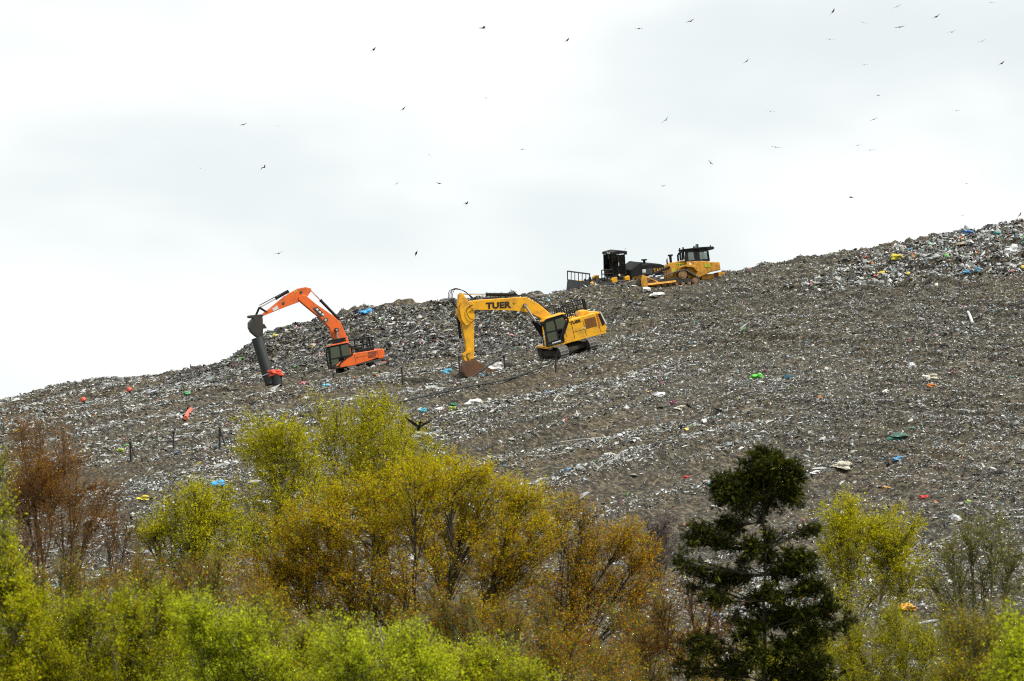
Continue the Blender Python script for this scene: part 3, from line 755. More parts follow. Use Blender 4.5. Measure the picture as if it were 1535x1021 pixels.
sp = [(2.62, 6.80), (2.56, 6.62), (3.05, 6.12), (3.5, 5.98), (4.6, 5.78), (6.30, 5.42), (6.38, 5.52), (6.25, 5.62), (5.5, 5.98), (4.75, 6.42), (4.1, 6.72), (3.5, 6.92), (2.95, 6.94)]
stick = MB().prism(sp, -0.22, 0.22).build('stick', Or, root, 0.03)
for x, z in ((4.75, 6.05), (3.35, 6.62)): MB().cyl((x, -0.24, z), (x, 0.24, z), 0.10, 14).build('pin', M['gunmetal'], stick)
MB().prism([(5.55, 5.62), (5.60, 5.82), (5.22, 5.98), (5.15, 5.74)], 0.222, 0.23).build('white_decal', M['white'], stick)
MB().prism([(3.55, 6.72), (3.55, 6.86), (3.85, 6.76), (3.85, 6.64)], 0.222, 0.23).build('yellow_decal', M['tana_yellow'], stick)
ram(root, (4.25, 6.80), (6.42, 6.05), 0.42, 0.09, 'bucket_cylinder', 0.0)
hose(root, [(4.2, 0.1, 6.95), (5.0, 0.1, 6.68), (5.8, 0.1, 6.42), (6.45, 0.1, 6.2)], 0.03)
hose(root, [(4.5, -0.1, 6.55), (5.2, -0.1, 6.15), (5.9, -0.1, 5.75)], 0.025)
q = MB()
for s in (-1, 1):
    q.tube([(6.46, s * 0.2, 6.06), (5.98, s * 0.2, 5.62)], 0.055, 5); q.tube([(6.46, s * 0.14, 6.06), (6.86, s * 0.14, 5.45)], 0.055, 5)
q.build('bucket_link', M['black'], root)
q = MB(); q.prism([(6.28, 5.50), (6.5, 5.56), (7.35, 5.62), (7.44, 5.50), (7.25, 5.40), (6.45, 5.30)], -0.3, 0.3); q.build('quick_coupler', M['steel'], root, 0.02)
bucket(root, [(6.45, 5.30), (7.05, 5.38), (7.40, 5.10), (7.46, 4.75), (7.36, 4.42), (7.05, 4.05), (6.68, 3.82)],
       [(6.5, 5.24), (7.02, 5.30), (7.32, 5.06), (7.38, 4.76), (7.29, 4.47), (7.0, 4.12), (6.70, 3.90)], (6.52, 4.75), 0.50, M['steel'], (6.70, 3.85), (-0.6, -0.8), 4)
railing(root, [(0.45, -1.1, 1.66), (-0.2, -1.1, 1.66), (-0.8, -1.1, 1.66), (-1.3, -1.1, 1.66)], 0.95, 1, 0.05)
railing(root, [(-1.3, -1.1, 1.66), (-1.3, -0.2, 1.66)], 0.95, 1, 0.05)
q = MB(); q.box((-0.55, 0.1, 1.78), (1.2, 0.9, 0.28)); q.box((-0.1, 0.3, 1.98), (0.5, 0.5, 0.18)); q.build('engine_hood', M['black'], root, 0.04)
MB().cyl((-0.9, -0.3, 1.9), (-0.9, -0.3, 2.35), 0.06, 10).build('exhaust', M['black'], root)
# ---------------------------------------------------------------- bulldozer on the crest
root = tag(empty('bulldozer', DOZER), 'muddy yellow bulldozer with dark cab facing down along the crest', 'bulldozer')
Cy = M['cat_yellow']
tri = [(2.86, 0.10), (3.10, 0.30), (3.06, 0.56), (2.84, 0.66), (0.55, 1.22), (0.25, 1.30), (-0.05, 1.22), (-0.95, 0.62), (-1.04, 0.32), (-0.9, 0.08), (-0.6, 0.03), (2.6, 0.03)]
for s in (-1, 1):
    wh = [('sprocket', 0.25, 0.90, 0.34, M['hub']), ('idler', 2.80, 0.36, 0.27, M['hub']), ('idler', -0.72, 0.35, 0.27, M['hub'])]
    wh += [('roller', x, 0.18, 0.13, M['hub']) for x in (-0.2, 0.3, 0.8, 1.3, 1.8, 2.3)]
    crawler(root, s * 0.98, 0.56, resample(tri[::-1], 52), wh, [(2.7, 0.2), (2.6, 0.52), (0.5, 0.72), (-0.5, 0.5), (-0.7, 0.2)], None, 0.16)
q = MB()
q.prism([(1.34, 0.62), (1.28, 1.70), (1.10, 1.88), (0.20, 1.98), (-0.2, 1.95), (-0.2, 0.9), (0.4, 0.62)], -0.56, 0.56)
body = q.build('hood', Cy, root, 0.05)
q = MB(); q.prism([(-0.2, 0.6), (-0.2, 1.88), (-1.0, 1.86), (-1.5, 1.84), (-2.2, 1.72), (-2.85, 1.68), (-2.90, 1.05), (-2.1, 0.95), (-1.2, 0.6)], -0.82, 0.82)
rear = q.build('rear_body', Cy, root, 0.05)
for s in (-1, 1):
    q = MB(); q.prism([(0.62, 1.30), (0.5, 1.5), (0.1, 1.62), (-0.5, 1.62), (-0.9, 1.45), (-1.1, 1.1), (-0.9, 1.05), (-0.6, 1.38), (0.0, 1.5), (0.4, 1.42)], s * 0.98 - 0.28, s * 0.98 + 0.28); q.build('fender', Cy, root, 0.02)
q = MB(); q.prism([(1.30, 0.75), (1.25, 1.62), (1.31, 1.62), (1.37, 0.75)], -0.46, 0.46); q.box((1.12, 0.565, 1.2), (0.22, 0.012, 0.75)); q.build('radiator_grille', M['grille'], root)
for add in (lambda q: q.box((0.15, 0.568, 1.72), (0.95, 0.012, 0.17)), lambda q: q.prism([(0.98, 1.1), (0.9, 1.45), (0.68, 1.45), (0.62, 1.1)], 0.565, 0.577), lambda q: q.prism([(-1.65, 1.35), (-1.6, 1.62), (-2.1, 1.58), (-2.15, 1.35)], 0.825, 0.837)):
    q = MB(); add(q); q.build('lime_sticker', M['sticker'], root)
MB().box((-0.5, 0.83, 1.70), (0.16, 0.02, 0.14)).build('pale_decal', M['white'], root)
q = MB()
for k in range(6): q.box((-0.2 + 0.14 * k, 0.577, 1.72), (0.07, 0.008, 0.09))
q.build('sticker_print', M['ink'], root)
prof = [(-0.18, 1.90), (-0.22, 2.72), (-0.3, 2.80), (-1.85, 2.80), (-2.02, 2.7), (-2.08, 1.84)]
cab = cab_shell(root, prof, -0.72, 0.72,
    [[(-0.42, 1.96), (-0.42, 2.58), (-0.82, 2.6), (-0.98, 2.3), (-0.95, 1.96)], [(-1.32, 2.0), (-1.32, 2.54), (-1.92, 2.5), (-1.98, 1.98)]],
    None, [[(-0.18, 1.86), (-0.22, 2.72), (-0.40, 2.75), (-0.40, 1.86)], [(-0.9, 1.86), (-0.82, 2.78), (-1.34, 2.78), (-1.32, 1.86)], [(-0.25, 2.58), (-0.3, 2.80), (-1.85, 2.80), (-2.0, 2.54)], [(-0.2, 1.82), (-0.2, 1.97), (-2.05, 1.99), (-2.05, 1.80)], [(-1.94, 1.9), (-1.9, 2.6), (-2.04, 2.6), (-2.1, 1.86)]], post=0.05)
q = MB(); q.prism([(-0.05, 2.80), (-0.02, 2.88), (-1.6, 2.94), (-2.45, 2.92), (-2.55, 2.80), (-2.45, 2.68), (-1.95, 2.70), (-1.85, 2.80)], -0.80, 0.80); q.build('cab_roof', M['black'], cab, 0.03)
for s in (-1, 1): q = MB(); q.box((-0.10, s * 0.55, 2.55), (0.10, 0.14, 0.95)); q.build('roof_post', M['black'], cab, 0.01)
MB().cyl((-1.25, 0.2, 2.93), (-1.25, 0.2, 3.08), 0.06, 10).build('beacon', M['beacon'], cab)
for x in (-0.95, -1.05, -2.3): MB().box((x, 0.5, 2.98), (0.07, 0.1, 0.12)).build('work_lamp', M['gunmetal'], cab)
q = MB(); q.cyl((0.85, 0.1, 1.9), (0.85, 0.1, 2.42), 0.10, 12); q.cyl((0.85, 0.1, 2.42), (0.85, 0.1, 2.55), 0.20, 14); q.build('air_cleaner', M['black'], root)
q = MB(); q.tube([(0.25, 0.1, 1.95), (0.25, 0.1, 2.45), (0.12, 0.1, 2.62)], 0.075, 10); q.build('exhaust', M['black'], root)
q = MB(); q.tube([(1.2, 0.5, 1.8), (1.25, 0.5, 2.18), (1.15, 0.5, 2.24)], 0.035, 6); q.box((1.25, 0.5, 2.0), (0.08, 0.12, 0.3)); q.build('front_lamp_post', M['black'], root)
# blade, push arms, lift rams, ripper
arc = [(3.40 + 0.32 * (1 - math.cos(t)) - 0.05, 0.52 + 0.62 * math.sin(t)) for t in np.linspace(-1.1, 1.1, 9)]
q = MB(); q.prism(arc + [(x - 0.09, z) for x, z in arc[::-1]], -1.5, 1.5)
for s in (-1, 1): q.prism([(3.60, -0.03), (3.70, 0.5), (3.57, 1.08), (3.2, 0.95), (3.18, 0.1)], s * 1.52 - 0.03, s * 1.52 + 0.03)
q.build('blade', Cy, root, 0.015)
for s in (-1, 1):
    q = MB(); q.tube([(3.35, s * 1.42, 0.28), (0.9, s * 1.40, 0.38)], 0.12, 4); q.tube([(3.3, s * 1.3, 0.95), (2.3, s * 1.32, 0.45)], 0.07, 6); q.build('push_arm', Cy, root)
    ram(root, (1.15, 1.55), (3.25, 0.72), 0.55, 0.075, 'lift_cylinder', s * 0.62)
q = MB(); q.box((-2.95, 0, 0.72), (0.5, 1.5, 0.35)); q.box((-1.9, 0, 0.62), (1.0, 0.9, 0.4))
for s in (-1, 0, 1): q.prism([(-3.1, 0.85), (-2.9, 0.85), (-2.95, 0.2), (-2.75, 0.0), (-3.05, 0.15)], s * 0.6 - 0.04, s * 0.6 + 0.04)
q.build('ripper', Cy, root, 0.02)

# ---------------------------------------------------------------- landfill compactor behind the soil bank
root = tag(empty('landfill_compactor', TANA), 'landfill compactor with tall dark glass cab, grid topped blade and black engine hood', 'compactor')
Ty = M['tana_yellow']
for x in (1.55, -2.6):                       # two full width steel drums with pads
    q = MB(); q.cyl((x, -1.75, 0.85), (x, 1.75, 0.85), 0.78, 30)
    for i in range(9):
        yy = -1.6 + 0.4 * i
        for k in range(12):
            t = 2 * math.pi * (k + 0.5 * (i % 2)) / 12
            q.box((x + 0.84 * math.cos(t), yy, 0.85 + 0.84 * math.sin(t)), (0.20, 0.16, 0.14), Matrix.Rotation(-t, 4, 'Y'))
    q.build('drum', M['steel'], root)
q = MB()
for s in (-1, 1): q.box((1.5, s * 1.86, 1.36), (1.5, 0.16, 0.36)); q.box((-2.6, s * 1.86, 1.3), (1.8, 0.16, 0.36))
q.box((0.35, 0, 1.4), (0.5, 3.6, 0.42)); q.box((2.55, 0, 1.3), (0.24, 3.6, 0.4)); q.box((-0.6, 0, 1.4), (0.9, 1.0, 0.5)); q.box((-1.5, 0, 1.5), (0.3, 3.6, 0.35))
q.build('frame', M['gunmetal'], root, 0.03)
for s in (-1, 1):
    q = MB(); q.prism([(0.8, 1.52), (1.28, 1.52), (1.30, 1.74), (1.1, 1.90), (0.82, 1.90)], s * 1.6 - .18, s * 1.6 + .18); q.build('step_box', Ty, root, 0.03)
    q = MB(); q.prism([(-0.55, 1.55), (-0.1, 1.55), (-0.12, 1.80), (-0.5, 1.92)], s * 1.2 - .18, s * 1.2 + .18); q.build('rear_step', Ty, root, 0.03)
    q = MB(); q.prism([(2.5, 1.40), (2.9, 1.40), (2.86, 1.62), (2.6, 1.68)], s * 1.1 - .2, s * 1.1 + .2); q.build('front_bracket', Ty, root, 0.03)
prof = [(0.577, 1.82), (0.701, 2.4), (0.664, 3.72), (-0.464, 3.72), (-0.501, 2.4), (-0.427, 1.82)]
cab = cab_shell(root, prof, -0.70, 0.70, [[(0.627, 2.0), (0.664, 2.5), (0.627, 3.6), (0.143, 3.6), (0.131, 2.0)], [(0.057, 2.0), (0.069, 3.6), (-0.427, 3.6), (-0.452, 2.4), (-0.39, 2.0)]],
    [(0.813, 3.72), (0.751, 3.84), (0.007, 3.95), (-0.489, 3.88), (-0.601, 3.74), (-0.588, 3.66), (0.801, 3.66)],
    [[(0.577, 1.8), (0.615, 2.02), (-0.415, 2.02), (-0.427, 1.8)], [(0.156, 1.9), (0.156, 3.7), (0.044, 3.7), (0.044, 1.9)]], 'dark_glass', post=0.06)
MB().box((0.80, 0.40, 3.78), (0.06, 0.40, 0.10)).build('roof_lamp', M['lens'], cab)
MB().box((0.10, 0.73, 2.85), (0.06, 0.05, 0.26)).build('door_handle', M['white'], cab)
q = MB(); q.tube([(0.72, 0.65, 3.85), (0.98, 0.82, 3.95), (1.08, 0.82, 3.75)], 0.022, 5); q.tube([(0.95, 0.82, 3.72), (0.95, 0.82, 2.5)], 0.014, 5); q.box((1.04, 0.84, 3.52), (0.05, 0.16, 0.34)); q.build('mirror', M['black'], cab)
q = MB(); q.tube([(-0.55, 0.6, 3.85), (-0.62, 0.66, 4.08)], 0.014, 5); q.box((-0.64, 0.66, 3.70), (0.12, 0.14, 0.28)); q.build('rear_lamp', M['black'], cab)
MB().cyl((0.10, 0.72, 1.98), (0.10, 0.80, 1.98), 0.09, 12).build('side_lamp', M['lens'], cab)
railing(root, [(2.0, 1.4, 1.6), (1.5, 1.4, 1.6), (1.0, 1.4, 1.6)], 0.95, 2, 0.045, 2)
q = MB(); q.prism([(-0.78, 1.75), (-0.82, 2.32), (-1.75, 2.86), (-1.95, 2.84), (-1.95, 2.66), (-2.6, 2.72), (-3.5, 2.60), (-4.2, 2.35), (-4.4, 2.05), (-4.4, 1.7), (-1.2, 1.66)], -1.0, 1.0)
hood = q.build('engine_hood', M['black'], root, 0.06)
q = MB(); q.cyl((-2.45, 0.3, 2.7), (-2.45, 0.3, 2.92), 0.10, 12); q.cyl((-2.45, 0.3, 2.92), (-2.45, 0.3, 3.02), 0.24, 14); q.build('air_intake', M['black'], hood)
q = MB(); q.box((-2.3, 1.01, 2.08), (0.98, 0.02, 0.44)); q.build('side_vent', M['gunmetal'], hood)
MB().box((-2.02, 1.025, 2.15), (0.30, 0.02, 0.26)).build('white_label', M['white'], hood)
lettering('TANA', side_frame(-3.45, 1.012, 2.10, R(2)), 0.36, hood, M['tana_yellow'], width=1.15, bold=0.03)
MB().tube([(-0.4, 0.6, 2.05), (-1.0, 0.6, 2.05)], 0.05, 6).build('hydraulic_line', M['black'], root)
# blade: plate below, open grid above
q = MB(); q.prism([(3.30, 0.4), (3.62, 0.55), (3.42, 1.75), (3.34, 1.75)], -1.95, 1.95)
bl = q.build('blade', M['gunmetal'], root, 0.02)
g = MB(); n = 6
for k in range(n + 1):
    yy = -1.95 + 3.9 * k / n; g.tube([(3.40, yy, 1.72), (3.36, yy, 2.40)], 0.06 if k in (0, n) else 0.045, 4)
g.tube([(3.36, -1.98, 2.40), (3.36, 1.98, 2.40)], 0.06, 4)
g.build('blade_grid', M['gunmetal'], bl)
for s in (-1, 1): ram(root, (2.5, 1.3), (3.35, 1.0), 0.5, 0.09, 'blade_cylinder', s * 0.9); MB().tube([(3.35, s * 1.3, 0.8), (0.8, s * 1.3, 0.9)], 0.11, 4).build('push_arm', M['gunmetal'], root)
# ---------------------------------------------------------------- trees and bushes
def unit(a): return a / np.maximum(np.linalg.norm(a, axis=-1, keepdims=True), 1e-9)

def tubes_mesh(name, segs, mat, parent, sides=4):
    """Tapered limbs: segs is a list of (p0 (n,3), p1, r0 (n,), r1)."""
    p0 = np.concatenate([s[0] for s in segs]); p1 = np.concatenate([s[1] for s in segs])
    r0 = np.concatenate([s[2] for s in segs]); r1 = np.concatenate([s[3] for s in segs])
    d = unit(p1 - p0); ref = np.where(np.abs(d[:, 2:3]) > 0.9, np.array([[1.0, 0.2, 0]]), np.array([[0.0, 0, 1]]))
    a = unit(np.cross(d, ref)); b = np.cross(d, a)
    n = len(p0); V = np.zeros((n, 2 * sides, 3))
    for k in range(sides):
        t = 2 * math.pi * k / sides; o = a * math.cos(t) + b * math.sin(t)
        V[:, k] = p0 + o * r0[:, None]; V[:, sides + k] = p1 + d * (r1 * 0.3)[:, None] + o * r1[:, None]
    o = (np.arange(n) * 2 * sides)[:, None]
    F = np.stack([np.stack([o[:, 0] + k, o[:, 0] + (k + 1) % sides, o[:, 0] + sides + (k + 1) % sides, o[:, 0] + sides + k], 1) for k in range(sides)], 1).reshape(-1, 4)
    return big_mesh(name, V.reshape(-1, 3), F, mat, parent)

def leaves_mesh(name, c, size, aspect, rg, pal, wts, mat, parent, axis=None, up=0.5, low=None):
    n = len(c)
    nr = unit(rg.normal(0, 1, (n, 3)) + np.array([0, 0, up]))
    t = rg.normal(0, 1, (n, 3)) if axis is None else axis + rg.normal(0, 0.35, (n, 3))
    t = unit(t - nr * (t * nr).sum(1)[:, None]); b = np.cross(nr, t)
    s = size * np.exp(rg.normal(0, 0.32, n)); l = (s * aspect / 2)[:, None]; w = (s / 2)[:, None]
    fold = nr * w * 0.5
    V = np.stack([c - t * l, c + b * w + fold - t * l * 0.1, c + t * l, c - b * w + fold - t * l * 0.1], 1).reshape(-1, 3)
    F = np.arange(n * 4).reshape(n, 4)
    pal = np.array(pal); w_ = np.cumsum(np.array(wts, float) / sum(wts))
    pick = np.searchsorted(w_, rg.random(n))
    if low is not None:            # buds lower down have not turned green yet
        wl = np.cumsum(np.array(low, float) / sum(low)); pl = np.searchsorted(wl, rg.random(n))
        hgt = (c[:, 2] - c[:, 2].min()) / np.ptp(c[:, 2]); pick = np.where(rg.random(n) < sstep(0.35, 0.9, hgt), pick, pl)
    col = pal[pick] * np.exp(rg.normal(0, 0.22, (n, 1)))
    return big_mesh(name, V, F, mat, parent, np.repeat(np.clip(col, 0.003, 0.75), 4, 0))

def curve(p0, p1, p2, t): return p0 * ((1 - t) ** 2)[..., None] + p1 * (2 * t * (1 - t))[..., None] + p2 * (t ** 2)[..., None]

def tree(name, label, cat, group, base, Y, lobes, seed, barkm, pal, wts, leafm='leaf', sub=26, tw=9, tlen=0.5, lv=7, lsize=0.04, aspect=1.5,
         stems=1, lean=0.0, trunk_r=0.10, up=0.35, droop=0.0, jit=0.035, twig_r=0.006, along=None, spread=0.5, depth=0.85, knee=0.42, z_base=None, straight=None, low=None, soft=0.16):
    """A tree at image column base, Y metres off. lobes: (x, y, rx, ry[, density]) outlines of its boughs seen in the photo, made round in depth."""
    rg = np.random.default_rng(seed)
    sc = Y / K
    zb = float(hill(at_depth(base, 900, Y)[0], Y, False)) if z_base is None else z_base
    o = np.array([at_depth(base, 900, Y)[0], Y, zb - 0.1])
    root = tag(empty(name, loc_m(o)), label, cat, group)
    L = []
    for lb in lobes:
        r = np.array([lb[2], 0.5 * (lb[2] + lb[3]), lb[3]]) * sc
        off = rg.uniform(-1, 1) * depth * max(r[0], 0.5)
        c = at_depth(lb[0], lb[1], Y + off) - o
        L.append((c, r, lb[4] if len(lb) > 4 else 1.0))
    segs, twigs, tips, tdir = [], [], [], []
    def path(p0, p1, p2, n, ra, rb, wob=0.03):
        t = np.linspace(0, 1, n); q = curve(p0[None], p1[None], p2[None], t)
        ln = np.linalg.norm(p2 - p0); q[1:-1] += rg.normal(0, wob * ln / n ** 0.5, (n - 2, 3))
        r = ra + (rb - ra) * t ** 0.8
        segs.append((q[:-1], q[1:], r[:-1], r[1:])); return q
    top = max(L, key=lambda l: l[0][2])
    trunks = []
    if straight:                                   # one straight leader
        tp = at_depth(straight[0], straight[1], Y) - o
        trunks.append(path(np.zeros(3), tp * 0.5 + rg.normal(0, .05, 3), tp, 14, trunk_r, 0.02, 0.012))
    else:
        order = sorted(L, key=lambda l: -l[0][2])
        for k in range(stems):
            tgt = order[0][0] if stems == 1 else order[int(k * max(1, len(order) - 1) / max(1, stems - 1)) % len(order)][0]
            p0 = np.array([rg.normal(0, 0.12) * (stems > 1) * spread * 2, rg.normal(0, 0.12) * (stems > 1), 0])
            if stems > 1: segs.append((np.array([p0 + [0, 0, 0.06]]), np.array([[0, 0, 0.03]]), np.array([trunk_r * 0.6]), np.array([trunk_r * 0.6])))      # shared rootstock
            mid = p0 * 0.5 + tgt * np.array([knee, knee, 0.55]) + rg.normal(0, 0.12, 3)
            trunks.append(path(p0, mid, tgt, 12, trunk_r * rg.uniform(0.7, 1.1), trunk_r * 0.18))
    for c, r, dens in L:
        best = min(trunks, key=lambda q: np.min(np.linalg.norm((q - c) * np.array([1, 1, 0.45]), axis=1)))
        if straight: j = int(np.argmin(np.abs(best[:, 2] - (c[2] - 0.25 * abs(c[0])))))
        else:
            cand = [i for i in range(len(best)) if best[i, 2] < c[2] - 0.18 * np.linalg.norm(c[:2] - best[i, :2])] or [1]
            j = max(1, int(cand[-1] * rg.uniform(0.62, 0.95)))
        s0 = best[min(j, len(best) - 1)]
        ln = np.linalg.norm(c - s0)
        limb = path(s0, s0 * 0.45 + c * 0.55 + np.array([0, 0, (0.10 if not straight else -0.06) * ln]), c + np.array([0, 0, r[2] * 0.35]), 8, max(trunk_r * 0.30, 0.015), 0.008)
        S = max(3, int(sub * dens * (0.72 if straight and c[2] < 0.55 * top[0][2] else 1)))
        ti = rg.uniform(0.25, 1.0, S); st = limb[np.minimum((ti * 7).astype(int), 7)]
        dirs = unit(rg.normal(0, 1, (S, 3))); en = c + dirs * r * (0.25 + 0.8 * rg.random(S) ** 0.6 + np.abs(rg.normal(0, soft, S)))[:, None]
        md = (st + en) / 2 + np.array([0, 0, up * 0.3]) * np.linalg.norm(en - st, axis=1)[:, None] + rg.normal(0, 0.06, (S, 3))
        tt = np.linspace(0, 1, 6)
        q = np.stack([curve(st, md, en, np.full(S, x)) for x in tt], 1)
        rb = (twig_r * 2.6) * rg.uniform(0.7, 1.3, S)
        for k in range(5):
            (segs if k < 1 else twigs).append((q[:, k], q[:, k + 1], rb * (1 - k * 0.15), rb * (1 - (k + 1) * 0.15)))
        T = S * tw; si = np.repeat(np.arange(S), tw); u = rg.uniform(0.25, 1.0, T)
        fk = np.minimum((u * 5).astype(int), 4); fr = (u * 5 - fk)[:, None]
        tb = q[si, fk] * (1 - fr) + q[si, fk + 1] * fr
        fw = unit(en - st)[si]
        td = unit(0.55 * fw + rg.normal(0, 0.55, (T, 3)) + np.array([0, 0, up]) + unit(tb - c + 1e-6) * 0.25)
        tl = tlen * rg.uniform(0.45, 1.25, T)
        m1 = tb + td * (tl * 0.5)[:, None]; e1 = m1 + unit(td + np.array([0, 0, -droop]) + rg.normal(0, 0.15, (T, 3))) * (tl * 0.5)[:, None]
        tr = twig_r * rg.uniform(0.7, 1.2, T)
        twigs.append((tb, m1, tr, tr * 0.75)); twigs.append((m1, e1, tr * 0.75, tr * 0.4))
        n = max(0, int(lv * dens)) if lv >= 1 else 0
        if n:
            w = rg.uniform(0.15, 1.05, (T, n))
            lp = np.where(w[..., None] < 0.5, tb[:, None] + (m1 - tb)[:, None] * (w / 0.5)[..., None], m1[:, None] + (e1 - m1)[:, None] * ((w - 0.5) / 0.5)[..., None])
            tips.append((lp + rg.normal(0, jit, (T, n, 3))).reshape(-1, 3)); tdir.append(np.repeat(td, n, 0))
    tubes_mesh('trunk', segs, M[barkm], root)
    tubes_mesh('twigs', twigs, M['bark_twig' if barkm == 'bark_birch' else barkm], root, 3)
    if tips: leaves_mesh('crown', np.concatenate(tips), lsize, aspect, rg, pal, wts, M[leafm], root, np.concatenate(tdir) if along else None, low=low)
    return root

BIRCH = [(0.54, 0.51, 0.008), (0.45, 0.44, 0.006), (0.62, 0.57, 0.014), (0.40, 0.30, 0.010)]
GOLD = [(0.58, 0.46, 0.006), (0.54, 0.33, 0.008), (0.45, 0.17, 0.012), (0.54, 0.51, 0.008), (0.25, 0.09, 0.010)]
RUST = [(0.44, 0.17, 0.014), (0.52, 0.31, 0.010), (0.30, 0.09, 0.014), (0.54, 0.43, 0.008)]
REDS = [(0.36, 0.15, 0.020), (0.27, 0.10, 0.016), (0.40, 0.25, 0.015)]
LIME = [(0.55, 0.64, 0.020), (0.47, 0.54, 0.010), (0.66, 0.72, 0.04), (0.36, 0.38, 0.010)]
OLIVE = [(0.40, 0.40, 0.008), (0.47, 0.44, 0.008), (0.30, 0.28, 0.008), (0.32, 0.18, 0.010)]
FIR = [(0.026, 0.034, 0.005), (0.046, 0.054, 0.007), (0.10, 0.098, 0.010), (0.015, 0.021, 0.004)]
G = 'trees at the foot of the landfill'

tree('birch_tree', 'small birch with a rounded yellow-green crown right of the bare reddish tree', 'tree', G, 297, 94,
     [(298, 745, 28, 24, .9), (262, 772, 34, 22, .8), (325, 775, 34, 28, .8), (290, 790, 36, 26, .7), (228, 795, 28, 12, .6), (345, 815, 28, 26, .7), (268, 825, 30, 24, .6), (310, 825, 34, 24, .5), (345, 750, 20, 26, .5), (212, 798, 16, 9, .4), (300, 855, 34, 20, .3)],
     11, 'bark_dark', BIRCH, (5, 4, 3, 1), sub=24, tw=12, tlen=0.62, lv=22, lsize=0.029, stems=3, trunk_r=0.07, knee=0.3, depth=1.3, soft=0.25)
tree('birch_tree', 'tall pale stemmed birch with loose yellow-green crown left of the golden tree', 'tree', G, 447, 97,
     [(400, 640, 30, 22, .8), (385, 672, 28, 26, .8), (430, 648, 34, 24), (415, 690, 40, 30, .8), (455, 680, 28, 28, .7), (425, 730, 40, 30, .8), (470, 725, 26, 28, .7), (400, 770, 42, 32, .9), (440, 790, 40, 30, .8), (375, 800, 34, 28, .8), (368, 745, 20, 22, .4)],
     12, 'bark_birch', BIRCH, (4, 5, 2, 2), sub=20, tw=11, tlen=0.6, lv=27, lsize=0.028, stems=3, depth=1.3, soft=0.28, trunk_r=0.075, droop=0.35)
tree('birch_tree', 'tallest yellow-green birch with several pale stems behind the golden tree', 'tree', G, 566, 100,
     [(558, 612, 24, 20, .8), (585, 615, 26, 20, .5), (530, 640, 30, 24, .8), (575, 650, 38, 28), (505, 635, 24, 20, .7), (620, 650, 30, 26, .8), (545, 690, 40, 32), (600, 695, 44, 34), (495, 668, 28, 26, .7), (645, 680, 32, 26, .8), (500, 715, 36, 30, .8), (655, 715, 38, 28, .8), (560, 740, 44, 30, .8), (470, 610, 18, 14, .4)],
     13, 'bark_birch', BIRCH, (4, 5, 2, 3), sub=21, tw=11, tlen=0.65, lv=27, lsize=0.028, stems=5, depth=1.3, soft=0.28, trunk_r=0.075, droop=0.3)
tree('birch_tree', 'yellow-green birch with white forked stems right of the dark conifer', 'tree', G, 1283, 92,
     [(1268, 775, 30, 24), (1300, 790, 34, 28, .8), (1255, 800, 26, 26, .7), (1335, 795, 34, 26), (1360, 808, 24, 24, .8), (1280, 835, 44, 34, .8), (1335, 845, 46, 36, .8), (1240, 830, 24, 30, .6), (1370, 860, 26, 26, .7), (1300, 880, 50, 34, .55), (1350, 890, 40, 30, .5), (1260, 880, 26, 30, .5)],
     14, 'bark_birch', BIRCH, (3, 6, 2, 2), sub=22, tw=11, tlen=0.55, lv=25, lsize=0.027, stems=4, depth=1.3, soft=0.28, trunk_r=0.07, droop=0.3)
tree('broadleaf_tree', 'wide golden and rust leaved tree in the middle, many dark stems fanning out', 'tree', G, 620, 78,
     [(455, 800, 60, 38), (500, 765, 58, 36), (560, 735, 62, 36), (620, 718, 62, 34), (680, 712, 62, 34), (735, 730, 56, 36), (785, 765, 50, 38), (815, 805, 42, 34, .8),
      (420, 845, 56, 36), (490, 830, 64, 40), (560, 805, 66, 42), (630, 790, 66, 42), (700, 785, 66, 42), (760, 820, 56, 42), (385, 870, 46, 30, .8),
      (450, 885, 60, 36, .8), (530, 875, 66, 40, .8), (610, 860, 66, 42, .8), (690, 855, 66, 42, .8), (765, 875, 54, 40, .8), (590, 920, 62, 34, .8), (670, 920, 62, 34, .8), (510, 920, 54, 30, .8), (740, 925, 50, 32, .8), (400, 915, 50, 26, .7)],
     21, 'bark_dark', GOLD, (6, 2.2, 0.8, 6, 0.2), low=(4, 4, 3, 2.5, 2), sub=30, tw=13, tlen=0.5, lv=20, lsize=0.024, stems=15, trunk_r=0.075, up=0.6, spread=3.0, twig_r=0.005, knee=0.42, depth=1.1, soft=0.22)
tree('broadleaf_tree', 'thinner rust leaved tree leaning right from the golden one, hill showing through', 'tree', G, 800, 80,
     [(838, 765, 38, 26, .6), (870, 778, 32, 22, .5), (850, 805, 50, 30, .8), (905, 820, 42, 26, .7), (940, 812, 38, 24), (970, 835, 26, 24, .8), (890, 855, 50, 30, .8), (935, 865, 46, 30, .8), (850, 870, 46, 32, .8), (978, 885, 34, 28, .8), (900, 905, 56, 32, .8), (850, 930, 52, 32, .8), (950, 930, 50, 30, .8), (810, 900, 40, 36, .8)],
     22, 'bark_dark', RUST, (3, 4, 0.8, 5), low=(3, 4, 1.2, 3.5), sub=24, tw=12, tlen=0.5, lv=15, lsize=0.024, stems=8, trunk_r=0.06, up=0.5, spread=3.0, twig_r=0.005, knee=0.35, soft=0.22)
